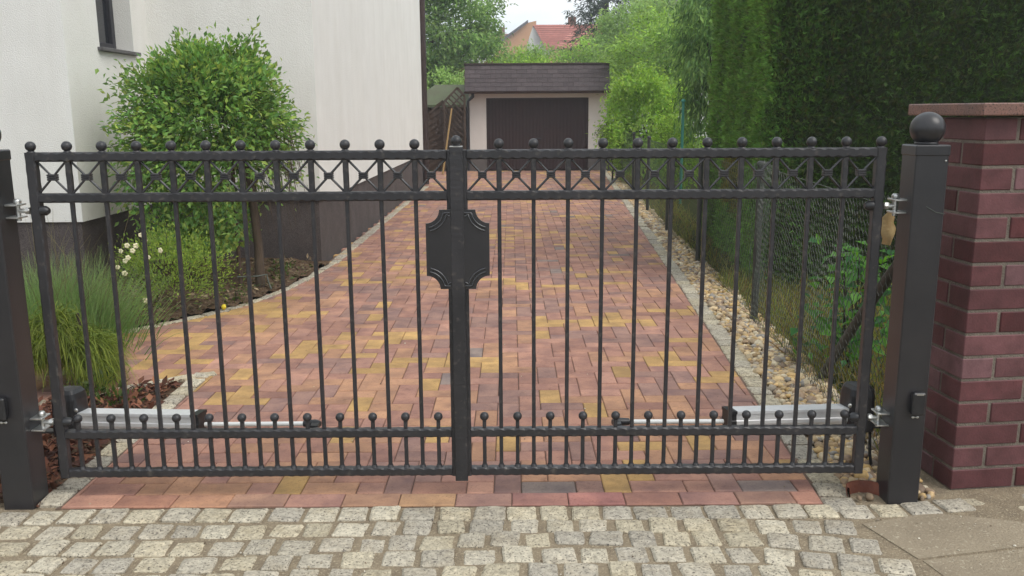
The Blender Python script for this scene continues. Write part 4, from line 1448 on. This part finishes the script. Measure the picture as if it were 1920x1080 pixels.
THUJA_SHADED = [S(70, 98, 44, .80), S(58, 88, 40, .78), S(88, 120, 54, .80), S(82, 84, 46, .72)]  # front face: shade put into the foliage colour
THUJA_LIT = [S(104, 150, 66, .92), S(92, 138, 58, .92), S(122, 164, 76, .92), S(104, 124, 64, .9)]  # side and top: open-sky light put into the foliage colour
v1, f1, c1 = hedge_sprays(56000, front_p, None, THUJA_SHADED, .022, .062, 4)
v2, f2, c2 = hedge_sprays(32000, side_p, None, THUJA_LIT, .022, .065, 4)
v3, f3, c3 = hedge_sprays(2500, top_p, None, THUJA_LIT, .05, .12, 3)
# painted light fades round the corner into the painted shade further in
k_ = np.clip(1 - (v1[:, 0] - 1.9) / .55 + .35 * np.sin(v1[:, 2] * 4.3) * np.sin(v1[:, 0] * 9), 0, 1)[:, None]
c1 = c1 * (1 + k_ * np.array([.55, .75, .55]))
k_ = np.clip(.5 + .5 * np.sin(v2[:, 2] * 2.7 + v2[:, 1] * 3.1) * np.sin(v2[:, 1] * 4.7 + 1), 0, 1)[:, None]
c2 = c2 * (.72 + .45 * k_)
# a browned patch low on the side facing the drive
m_ = (v2[:, 1] > 7.3) & (v2[:, 1] < 9.0) & (v2[:, 2] < .95) & (v2[:, 2] > .35)
m_ &= ((v2[:, 1] - 8.0) / .55) ** 2 + ((v2[:, 2] - .72) / .30) ** 2 + .25 * np.sin(v2[:, 1] * 23) < 1.0
c2[m_] = c2[m_] * np.array([1.15, .55, .5])
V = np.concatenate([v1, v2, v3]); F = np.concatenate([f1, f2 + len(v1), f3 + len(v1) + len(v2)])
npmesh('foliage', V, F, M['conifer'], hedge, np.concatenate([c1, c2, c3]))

# ------------------------------------------------------------------ shrubs and trees
def crown_points(c, rad, ncl, per, rc, shell=.55, low=-1.0):
    """clump centres in an ellipsoid shell; leaf points round each"""
    cl = []
    while len(cl) < ncl:
        d = rng.standard_normal(3); d /= np.linalg.norm(d)
        if d[2] < low: continue
        r = (shell ** 3 + (1 - shell ** 3) * rng.random()) ** (1 / 3)
        r *= 1 + .10 * math.sin(d[0] * 5 + c[0]) + .08 * math.sin(d[2] * 7 + d[1] * 4 + c[1])
        cl.append(np.array(c) + d * np.array(rad) * r)
    cl = np.array(cl)
    idx = np.repeat(np.arange(ncl), per)
    P = cl[idx] + rng.normal(0, 1, (len(idx), 3)) * rc * np.array([1, 1, .75])
    return cl, idx, P
def tree(name, label, cat, base, c, rad, ncl, per, rc, L, Wr, cols, group=None, trunk_r=.08, shell=.55, low=-1.0, droop=.3, mat='leaf', trunk_mat='trunk_dark', limbs=7, jit=.15, up=.8):
    t = thing(name, base, label, cat, group)
    cl, idx, P = crown_points(c, rad, ncl, per, rc, shell, low)
    n = len(P)
    out = unit(P - np.array(c))
    D = unit(out * .6 + rng.normal(0, .7, (n, 3)) + np.array([0, 0, -droop]))
    N = unit(np.array([0, 0, up]) + out * .5 + rng.normal(0, .45, (n, 3)))
    LL = rng.uniform(.7, 1.25, n) * L
    v, f = leaves(P, D, N, LL, LL * Wr)
    k = 1 + .16 * rng.standard_normal(ncl)
    Cc = pal(cols, n, jit, np.clip(k, .6, 1.45)[idx])
    npmesh('crown', v, f, M[mat], t, np.repeat(Cc, 4, 0))
    b = Vector(base); top = Vector(c)
    mb = MB()
    pts = [b, b.lerp(top, .35) + Vector((random.uniform(-.05, .05), 0, 0)), b.lerp(top, .7), top]
    mb.tube(pts, [trunk_r, trunk_r * .85, trunk_r * .65, trunk_r * .4], 10)
    tr = mb.build('trunk', M[trunk_mat], t)
    lm = MB()
    for q in rng.choice(ncl, min(limbs, ncl), replace=False):
        e = Vector(cl[q]); s = b.lerp(top, random.uniform(.45, .9))
        m = s.lerp(e, .5) + Vector((0, 0, .08 * (e - s).length))
        lm.tube([s, m, e], [trunk_r * .4, trunk_r * .25, trunk_r * .1], 6)
    lm.build('limbs', M[trunk_mat], tr)
    return t

# weeping standard shrub in front of the house
t = thing('weeping_shrub', (-1.945, 6.70, 0), 'round weeping shrub on a bare stem in front of the white house wall', 'shrub')
cc = np.array([-2.22, 6.70, 1.06])
P, D, N, K = [], [], [], []
tw = MB()
for k in range(1020):
    a = rng.random() * 2 * PI
    el = rng.uniform(-.62, 1.45)
    d = np.array([math.cos(a) * math.cos(el), math.sin(a) * math.cos(el), math.sin(el)])
    rx = .70 if d[0] < 0 else .57
    lump = 1 + .05 * math.sin(3 * a + 1) + .06 * math.sin(6 * el + a * 3) + rng.normal(0, .06)
    pn = (abs(d[0]) ** 2.7 + abs(d[1]) ** 2.7 + abs(d[2]) ** 2.7) ** (-1 / 2.7)
    tip = cc + d * np.array([rx, .58, .72 if d[2] > 0 else .56]) * lump * pn * .97
    if d[2] > .75 and rng.random() < .10: tip = tip + np.array([0, 0, .13 * rng.random()])
    st = cc + (tip - cc) * rng.uniform(.25, .6) + np.array([0, 0, .06])
    nl = 27
    ck = rng.normal(1, .24)
    if d[2] < -.12 and d[0] > .25 and rng.random() < .85: nl = 3      # bare twigs low on the right
    droop = np.array([d[0] * .3, d[1] * .3, -.3 if d[2] < .6 else .4])
    for s in np.linspace(.1, 1.04, nl):
        q = st + (tip - st) * s + np.array([0, 0, .06 * math.sin(s * PI)]) + rng.normal(0, .030, 3)
        P.append(q); D.append(d * .6 + droop * .8 + rng.normal(0, .55, 3)); N.append(np.array([0, 0, .6]) + d * .7 + rng.normal(0, .4, 3)); K.append(ck)
    if k % 5 == 0:
        m = (st + tip) / 2 + np.array([0, 0, .06])
        tw.tube([tuple(st), tuple(m), tuple(tip)], [.004, .003, .0015], 4, caps=False)
for k in range(60):                       # hanging bare twigs
    x = rng.uniform(-2.0, -1.62); y = rng.uniform(6.5, 6.9)
    z = rng.uniform(.85, 1.25); l = rng.uniform(.2, .45)
    tw.tube([(x - .08, y, z + .06), (x, y, z), (x + rng.uniform(.0, .08), y, z - l)], [.003, .0025, .0012], 4, caps=False)
for k in range(4200):                     # hanging skirt on the left
    q = np.array([rng.uniform(-2.75, -1.98), rng.uniform(6.25, 7.0), rng.uniform(.32, .85)])
    if ((q[0] + 2.3) / .42) ** 2 + ((q[2] - .72) / .42) ** 2 > 1: continue
    P.append(q); D.append(np.array([0, -.3, -.6]) + rng.normal(0, .5, 3)); N.append(np.array([0, -.7, .6]) + rng.normal(0, .4, 3)); K.append(rng.normal(1, .12))
P, D, N, K = np.array(P), np.array(D), np.array(N), np.array(K)
n = len(P)
LL = rng.uniform(.026, .064, n)
v, f = leaves(P, D, N, LL, LL * .50)
WS = [S(122, 160, 84, 1.0), S(106, 148, 76, .98), S(142, 174, 94, 1.0), S(158, 174, 90, 1.0), S(96, 136, 76, .95)]
npmesh('crown', v, f, M['leaf'], t, np.repeat(pal(WS, n, .16, np.clip(K, .6, 1.4)), 4, 0))
tw.build('twigs', M['trunk'], t)
MB().tube([(-1.945, 6.70, -.03), (-1.94, 6.70, .35), (-1.965, 6.70, .75), (-2.02, 6.70, 1.15), (-2.1, 6.7, 1.35)], [.040, .034, .031, .03, .02], 12).build('trunk', M['trunk'], t)
mb = MB().tube([(-2.07, 6.62, -.03), (-2.08, 6.63, 1.15)], .016, 8)
tag(mb.build('plant_stake', M['wood_dark']), 'dark thin stake tied beside the stem of the weeping shrub', 'stake')
mb = MB().tube([(-2.09, 6.60, .13), (-1.95, 6.65, .125), (-1.89, 6.70, .13), (-1.87, 6.66, .08), (-1.84, 6.62, .03)], .006, 6)
tag(mb.build('tie_strap', M['wire']), 'grey tie looped round the foot of the shrub stem', 'strap')

# potentilla with cream flowers
t = thing('potentilla_bush', (-2.24, 5.75, 0), 'low bush with cream flowers under the weeping shrub', 'bush')
cl, idx, P = crown_points((-2.24, 5.76, .30), (.32, .28, .32), 60, 75, .055, .35, -.6)
n = len(P)
D = unit(P - np.array([-2.24, 5.76, .1])) + rng.normal(0, .5, (n, 3)); N = np.array([0, 0, 1]) + rng.normal(0, .5, (n, 3))
LL = rng.uniform(.018, .032, n)
v, f = leaves(P, D, N, LL, LL * .4)
npmesh('foliage', v, f, M['leaf'], t, np.repeat(pal([S(134, 160, 74, 1.0), S(112, 142, 62, 1.0), S(156, 176, 84, 1.0)], n, .18), 4, 0))
pm = MB()
for k in range(5):
    a = 2 * PI * k / 5
    pm.sphere((.011 * math.cos(a), 0.0, .011 * math.sin(a)), .010, 8, 5, (1, .45, 1))
pm = pm.mesh('flower', M['flower'])
for (px, pz, py) in [(-2.47, .50, 5.52), (-2.44, .53, 5.55), (-2.40, .50, 5.53), (-2.38, .53, 5.54), (-2.44, .44, 5.50), (-2.49, .40, 5.50), (-2.45, .36, 5.50), (-2.27, .47, 5.45), (-2.20, .51, 5.47), (-2.37, .59, 5.60), (-2.30, .20, 5.42), (-2.42, .46, 5.5), (-2.33, .56, 5.56)]:
    o = put('flower', pm, t, (px + 2.24, py - 5.75, pz), random.uniform(-.5, .5))
    s = random.uniform(.65, 1.0); o.scale = (s, s, s)

# ornamental grass
t = thing('ornamental_grass', (-2.62, 4.95, 0), 'tall soft green grass clump between left post and house', 'grass clump')
n = 4200
P = np.c_[rng.normal(-2.66, .17, n), rng.normal(4.98, .17, n), np.zeros(n) + .02]
D = np.c_[rng.normal(.0, .20, n) + (P[:, 0] + 2.62) * 1.2, rng.normal(0, .2, n) + (P[:, 1] - 4.95) * 1.2, np.ones(n)]
v, f, c = strands(P, D, rng.uniform(.28, .58, n) * rng.choice([1, 1, .6], n), np.full(n, .005), 4, rng.uniform(.2, 1.0, n), pal([S(86, 128, 62, .9), S(100, 140, 72, .9)], n, .15), pal([S(126, 158, 94, .95), S(142, 158, 108, .95)], n, .15))
npmesh('blades', v, f, M['leaf'], t, c)
n = 70
P = np.c_[rng.normal(-2.58, .16, n), rng.normal(4.95, .14, n), np.zeros(n) + .1]
D = np.c_[rng.normal(.12, .28, n), rng.normal(0, .2, n), np.ones(n)]
v, f, c = strands(P, D, rng.uniform(.5, .8, n), np.full(n, .005), 5, rng.uniform(.5, 1.3, n), pal([S(120, 130, 80, .45)], n), pal([S(176, 164, 120, .5)], n))
npmesh('seed_heads', v, f, M['leaf'], t, c)

# golden thread cypress
t = thing('thread_cypress', (-2.16, 4.28, 0), 'golden-green drooping thread cypress beside the left gate post', 'shrub')
VV, FF, CC, o_ = [], [], [], 0
for k in range(34):
    a = rng.random() * 2 * PI; rr_ = .24 * math.sqrt(rng.random())
    zt = .36 - .9 * rr_ + rng.normal(0, .05)
    tipc = np.array([-2.25 + rr_ * math.cos(a), 4.28 + rr_ * .9 * math.sin(a), max(.10, zt)])
    n = 190
    od = np.array([math.cos(a), math.sin(a), 0])
    P = tipc + rng.normal(0, .028, (n, 3)) - od * rng.uniform(0, .08, (n, 1))
    D = od * rng.uniform(.2, 1.0, (n, 1)) + rng.normal(0, .45, (n, 3)) + np.array([0, 0, .25])
    kk = rng.normal(1, .14)
    v, f, c = strands(P, D, rng.uniform(.07, .22, n), np.full(n, .0058), 6, rng.uniform(2.0, 6.0, n),
                      pal([S(104, 124, 50, .8 * kk), S(86, 108, 42, .8 * kk)], n, .15), pal([S(168, 176, 76, .85 * kk), S(140, 158, 66, .85 * kk)], n, .15))
    VV.append(v); FF.append(f + o_); CC.append(c); o_ += len(v)
v, f, c = np.concatenate(VV), np.concatenate(FF), np.concatenate(CC)
npmesh('threads', v, f, M['conifer'], t, c)
MB().tube([(-2.16, 4.28, -.03), (-2.15, 4.28, .2), (-2.16, 4.28, .38)], [.02, .016, .008], 8).build('stem', M['trunk_dark'], t)

# weeds in the beds
def weed(x, y, h, n, label, spread=.06, cols=None, Lr=(.02, .045), name='weed'):
    t = thing(name, (x, y, 0), label, 'plant')
    P = np.c_[rng.normal(x, spread, n), rng.normal(y, spread, n), rng.uniform(.01, h, n)]
    D = unit(P - np.array([x, y, -.05])) + rng.normal(0, .5, (n, 3)); N = np.array([0, 0, 1.0]) + rng.normal(0, .5, (n, 3))
    LL = rng.uniform(Lr[0], Lr[1], n)
    v, f = leaves(P, D, N, LL, LL * .45)
    npmesh('leaves', v, f, M['leaf'], t, np.repeat(pal(cols or [S(96, 128, 58, .45), S(122, 146, 74, .46)], n, .15), 4, 0))
    MB().tube([(x, y, -.02), (x, y, h * .8)], .004, 6).build('stem', M['trunk_dark'], t)
weed(-1.98, 5.95 + .25, .12, 70, 'small weed on the soil just behind the yellow ball')
weed(-1.86, 7.05, .16, 80, 'small green weed at the wall side of the curved kerb')
weed(-1.84, 3.95, .07, 60, 'pale green weed in the bark mulch by the gate opener', .04)
weed(-2.0, 4.05, .12, 120, 'tuft of weeds at the edge of the lower path kerb', .07)

# leafy plant behind the netting
t = thing('leafy_plant', (1.78, 4.55, 0), 'bright green broad-leaved plant behind the wire netting by the brace', 'plant')
n = 330
P = np.c_[rng.normal(1.80, .10, n), rng.normal(4.55, .16, n), rng.uniform(.08, .66, n)]
P[:, 0] += (P[:, 2] - .3) * .1
D = np.c_[rng.normal(-.25, .6, n), rng.normal(-.35, .6, n), rng.normal(-.1, .4, n)]; N = np.array([-.1, -.3, 1.0]) + rng.normal(0, .35, (n, 3))
LL = rng.uniform(.05, .10, n)
v, f = leaves(P, D, N, LL, LL * .62)
npmesh('leaves', v, f, M['leaf'], t, np.repeat(pal([S(112, 170, 70, 0.78), S(92, 150, 58, 0.74), S(70, 126, 70, 0.70)], n, .15), 4, 0))
sm = MB()
for k in range(8):
    sm.tube([(1.79 + rng.normal(0, .04), 4.55 + rng.normal(0, .06), -.03), (1.8 + rng.normal(0, .08), 4.55 + rng.normal(0, .1), rng.uniform(.4, .6))], .004, 5)
sm.build('stems', M['trunk_dark'], t)
# rough grass behind the fence
n = 9000
yy = rng.uniform(3.2, 20, n); yy = 3.2 + (yy - 3.2) ** 1.0
yy[:6000] = rng.uniform(3.2, 7.0, 6000)
xx = np.array([fence_x(q) for q in yy]) + .02 + rng.random(n) * np.where(yy < 6.6, 1.3, .5)
P = np.c_[xx, yy, np.full(n, -.05)]
v, f, c = strands(P, np.c_[rng.normal(0, .4, (n, 2)), np.ones(n)], rng.uniform(.06, .24, n), rng.uniform(.005, .012, n), 3, rng.uniform(.3, 1.4, n),
                  pal([S(118, 118, 60, .9), S(98, 116, 52, .9), S(124, 100, 62, .9)], n, .2), pal([S(154, 158, 82, .95), S(126, 148, 68, .95), S(158, 130, 80, .95)], n, .2))
tag(npmesh('rough_grass', v, f, M['leaf'], None, c), 'rough yellowish grass behind the wire netting', 'grass', kind='stuff')

# planting further back
GREEN1 = [S(150, 184, 104, .92), S(132, 168, 90, .92), S(166, 194, 118, .92)]
YEL = [S(146, 184, 80, .92), S(166, 196, 94, .92), S(122, 164, 68, .9)]
DARKG = [S(100, 140, 76, .85), S(116, 154, 86, .85), S(88, 126, 70, .82)]
tree('broad_bush', 'bright yellow-green bush covering the right corner of the garage', 'bush', (2.55, 17.0, -.03), (2.52, 17.0, 1.08), (.80, .75, 1.02), 150, 75, .11, .085, .45, YEL, 'bushes right of the driveway', .05, .45)
tree('broad_bush', 'grey-green willowy bush overhanging the garage right wall', 'bush', (1.98, 17.4, -.03), (1.92, 17.4, .86), (.22, .25, .24), 26, 60, .06, .07, .22, [S(120, 142, 100, .52), S(100, 124, 84, .5)], 'bushes right of the driveway', .02, .3)
tree('broad_bush', 'light green bush behind the chain-link fence near the turquoise stake', 'bush', (2.62, 14.6, -.03), (2.75, 14.8, .62), (.5, .6, .6), 60, 70, .10, .075, .45, YEL, 'bushes right of the driveway', .03, .4)
tree('orchard_tree', 'yellow-green tree standing right behind the garage roof', 'tree', (3.6, 20.5, -.03), (3.5, 20.5, 2.35), (1.35, 1.2, 1.05), 170, 80, .16, .10, .42, YEL + GREEN1, 'trees beyond the driveway', .09)
tree('orchard_tree', 'dark tree with long drooping leaves beside the hedge', 'tree', (3.25, 13.6, -.03), (3.10, 13.8, 2.35), (.62, .7, 1.35), 120, 60, .12, .13, .25, DARKG + GREEN1[:1], 'trees beyond the driveway', .06, .4, -1, 1.3)
tree('walnut_tree', 'large green tree behind the house corner, left of the far roofs', 'tree', (-2.7, 30, -.03), (-2.9, 30, 3.9), (2.25, 2.0, 2.55), 260, 120, .26, .17, .42, GREEN1 + DARKG[:2], 'trees beyond the driveway', .16)
tree('orchard_tree', 'light green rounded tree in front of the dark spruce', 'tree', (5.0, 32, -.03), (4.95, 32, 3.65), (1.95, 1.8, 1.5), 220, 110, .24, .15, .42, GREEN1, 'trees beyond the driveway', .13)
tree('broad_bush', 'green bush between the house downpipe and the garden shed', 'bush', (-2.1, 25, -.03), (-1.95, 25, 1.55), (.9, .8, 1.0), 90, 80, .13, .10, .45, GREEN1, 'bushes behind the garage', .05)
tree('broad_bush', 'reddish brown leaved bush at the left end of the garage roof', 'bush', (-.95, 27.5, -.03), (-.95, 27.5, 2.0), (.45, .5, .75), 60, 60, .12, .10, .45, [S(160, 124, 84, .5), S(132, 124, 72, .5), S(120, 140, 76, .5)], 'bushes behind the garage', .05)
tree('broad_bush', 'green bush rising just behind the left half of the garage roof', 'bush', (.2, 28, -.03), (.2, 28, 1.9), (1.3, .8, 1.25), 110, 80, .15, .11, .45, YEL, 'bushes behind the garage', .06)
tree('broad_bush', 'green bush rising just behind the right half of the garage roof', 'bush', (2.3, 28.5, -.03), (2.3, 28.5, 2.0), (1.4, .8, 1.35), 120, 80, .15, .11, .45, YEL + GREEN1, 'bushes behind the garage', .06)
tree('broad_bush', 'wide green bush filling the gap below the far red roof', 'bush', (.8, 36, -.03), (.8, 36, 2.3), (2.6, 1.0, 1.5), 160, 80, .2, .14, .45, GREEN1, 'bushes behind the garage', .08)

# spruce
t = thing('spruce_tree', (4.15, 40, -.03), 'dark blue-green spruce against the sky', 'tree', 'trees beyond the driveway')
MB().tube([(4.15, 40, 0), (4.15, 40, 13.5)], [.22, .02], 10).build('trunk', M['trunk_dark'], t)
P, D, N = [], [], []
for k in range(420):
    z = 1.2 + 12 * (k / 420) + rng.normal(0, .1)
    R = 2.45 * (1 - z / 14.5) ** .8 * rng.uniform(.8, 1.12)
    a = rng.random() * 2 * PI
    for s in np.linspace(.25, 1, 26):
        for q in range(2):
            p = np.array([4.15 + R * s * math.cos(a), 40 + R * s * math.sin(a), z - .35 * s * R * .6 + .18 * s ** 3]) + rng.normal(0, .06, 3)
            P.append(p); D.append(np.array([math.cos(a) * .7, math.sin(a) * .7, -.35]) + rng.normal(0, .4, 3)); N.append(np.array([0, 0, 1.]) + rng.normal(0, .4, 3))
n = len(P)
LL = rng.uniform(.14, .26, n)
v, f = leaves(np.array(P), np.array(D), np.array(N), LL, LL * .28)
npmesh('crown', v, f, M['conifer'], t, np.repeat(pal([S(76, 100, 84, .6), S(62, 86, 70, .58), S(90, 110, 88, .6)], n, .2), 4, 0))

mb = MB().tube([(2.58, 13.5, -.05), (2.58, 13.5, 1.48)], .022, 10)
mb.tube([(2.58, 13.5, 1.48), (2.58, 13.5, 1.52)], [.042, .02], 10)
tag(mb.build('turquoise_stake', M['turq']), 'turquoise garden stake standing among the bushes', 'stake')

# ------------------------------------------------------------------ far houses
RED = S(194, 122, 110, .78)
def tiles(parent, A, B, Cc, Dd, rows, cols, tint):
    """roof plane A-B (eaves) to D-C (ridge) of tile strips, each row a part with its own step"""
    A, B, Cc, Dd = map(Vector, (A, B, Cc, Dd))
    nrm = (B - A).cross(Dd - A).normalized()
    if nrm.z < 0: nrm = -nrm
    og_ = Vector(origin(parent))
    for i in range(rows):
        t0, t1 = i / rows, (i + 1) / rows
        a, b = A.lerp(Dd, t0), B.lerp(Cc, t0)
        d, c = A.lerp(Dd, t1), B.lerp(Cc, t1)
        mb_ = MB()
        vs = [a + nrm * .05, b + nrm * .05, c + nrm * .02, d + nrm * .02, a, b]
        mb_.add([tuple(p) for p in vs], [(0, 1, 2, 3), (4, 5, 1, 0)])
        o = mb_.build('tile_row', M['tile'], parent)
        k = random.uniform(.9, 1.1)
        o.color = (*[x * k for x in tint], 1)

h = thing('far_house', (3.0, 66, 0), 'far white gabled house with red tiled roof above the garage', 'house', 'houses in the distance')
MB().add([(1.35, 66, 0), (3.0, 66, 0), (3.0, 66, 6.1), (1.62, 66, 7.75), (1.35, 66, 7.0), (1.35, 74, 0), (1.35, 74, 7.0), (9, 66, 0), (9, 66, 5.2), (3.0, 66, 5.2)],
         [(0, 1, 2, 3, 4), (0, 4, 6, 5), (1, 7, 8, 9)]).build('wall', M['far_white'], h)
MB().box(1.3, 9, 66.3, 74, 0, 5).build('wall', M['far_white'], h)
rfo = MB().add([(1.62, 66.0, 7.8), (7.2, 66.0, 7.8), (7.2, 70, 7.82), (1.62, 70, 7.82)], [(0, 1, 2, 3)]).build('roof', M['grey_roof'], h)
tiles(rfo, (2.55, 65.2, 6.05), (8.5, 65.2, 6.05), (7.2, 66.0, 7.85), (1.62, 66.0, 7.85), 13, 1, RED)
tiles(rfo, (1.75, 63.2, 4.6), (9.2, 63.2, 4.6), (6.5, 65.0, 7.2), (4.25, 65.0, 7.2), 18, 1, S(206, 136, 122, .8))
MB().box(4.2, 4.75, 66.5, 67.1, 7.7, 8.45).build('chimney', M['clay'], rfo)
MB().box(6.3, 6.7, 66.5, 67.1, 7.7, 8.3).build('chimney', M['clay'], rfo)
for x in (1.60, 2.12):
    o = MB().box(x, x + .26, 65.93, 65.99, 5.3, 6.15).build('window', M['frame_dark'], h)
    MB().box(x + .04, x + .22, 65.90, 65.925, 5.36, 6.08).build('pane', M['glass'], o)
o = MB().add([(3.30, 64.05, 5.75), (3.62, 64.05, 5.75), (3.85, 64.38, 6.25), (3.55, 64.38, 6.25)], [(0, 1, 2, 3)]).build('skylight', M['frame_white'], h)

h.location.z = -.40
h = thing('far_house', (-.5, 78, 0), 'far orange house with grey roof left of the white one', 'house', 'houses in the distance')
MB().add([(-1.4, 78, 0), (2.2, 78, 0), (2.2, 78, 8.9), (1.3, 78, 8.7), (-1.0, 78, 7.1), (-1.4, 78, 6.8)], [(0, 1, 2, 3, 4, 5)]).build('wall', M['orange'], h)
MB().box(-1.3, 4, 78.3, 90, 0, 6.5).build('wall', M['orange'], h)
MB().add([(-1.7, 77.6, 6.75), (1.5, 77.6, 8.95), (1.5, 90, 8.95), (-1.7, 90, 6.75), (-1.7, 77.6, 6.5), (1.5, 77.6, 8.7)], [(0, 1, 2, 3), (4, 5, 1, 0)]).build('roof', M['grey_roof'], h)
h = thing('far_house', (-4, 95, 0), 'farthest roof with chimney peeking over the left tree', 'house', 'houses in the distance')
MB().box(-7, .2, 95, 103, 0, 8).build('wall', M['far_white'], h)
rfo = MB().add([(-7.3, 94.6, 7.8), (.3, 94.6, 7.8), (.0, 98, 9.5), (-7, 98, 9.5)], [(0, 1, 2, 3)]).build('roof', M['clay'], h)
MB().box(-1.2, -.6, 97, 97.6, 9.0, 10.1).build('chimney', M['clay'], rfo)
h = thing('far_house', (10, 45, 0), 'pale house with grey roof half hidden behind the trees at upper right', 'house', 'houses in the distance')
MB().box(7.4, 13, 45, 52, 0, 5.6).build('wall', M['far_white'], h)
MB().add([(7.1, 44.6, 5.5), (13.3, 44.6, 5.5), (13.3, 48.5, 8.4), (7.1, 48.5, 8.4), (13.3, 52.4, 5.5), (7.1, 52.4, 5.5)], [(0, 1, 2, 3), (3, 2, 4, 5), (0, 3, 5), (1, 4, 2)]).build('roof', M['grey_roof'], h)
for x in (7.9, 9.3):
    o = MB().box(x, x + .6, 44.93, 44.995, 4.1, 5.0).build('window', M['frame_dark'], h)
    MB().box(x + .06, x + .54, 44.90, 44.925, 4.16, 4.94).build('pane', M['glass'], o)

# ------------------------------------------------------------------ grit and small litter on the paving
n = 260
gx_ = np.r_[rng.uniform(-1.9, 1.9, 200), rng.uniform(-1.5, 1.1, 60)]
gy_ = np.r_[rng.uniform(2.3, 2.88, 200), rng.uniform(2.9, 5.5, 60)]
P = np.c_[gx_, gy_, np.where(gy_ < 2.885, -.004, .001)]
v, f, c = blobs(P, rng.uniform(.0015, .0045, n), pal([S(190, 176, 150, .9), S(150, 132, 110, .8), S(214, 206, 190, .95), S(110, 92, 72, .8)], n, .15), i1, .6)
tag(npmesh('grit', v, f, M['pebble'], None, c), 'fine grit and crumbs scattered on setts and pavers', 'grit', kind='stuff')

# ------------------------------------------------------------------ haze volume added to imitate lens veil and the paling distance
hz, nt_, b_ = new_mat('haze')
nt_.nodes.remove(b_)
pv = nd(nt_, 'ShaderNodeVolumePrincipled')
pv.inputs['Color'].default_value = (.95, .96, 1.0, 1)
pv.inputs['Density'].default_value = 0.0028
pv.inputs['Anisotropy'].default_value = 0.2
nt_.links.new(pv.outputs[0], nt_.nodes['Material Output'].inputs['Volume'])
tag(MB().box(-152, 152, -62, 262, -1.1, 14.5).build('haze', hz), kind='stuff')
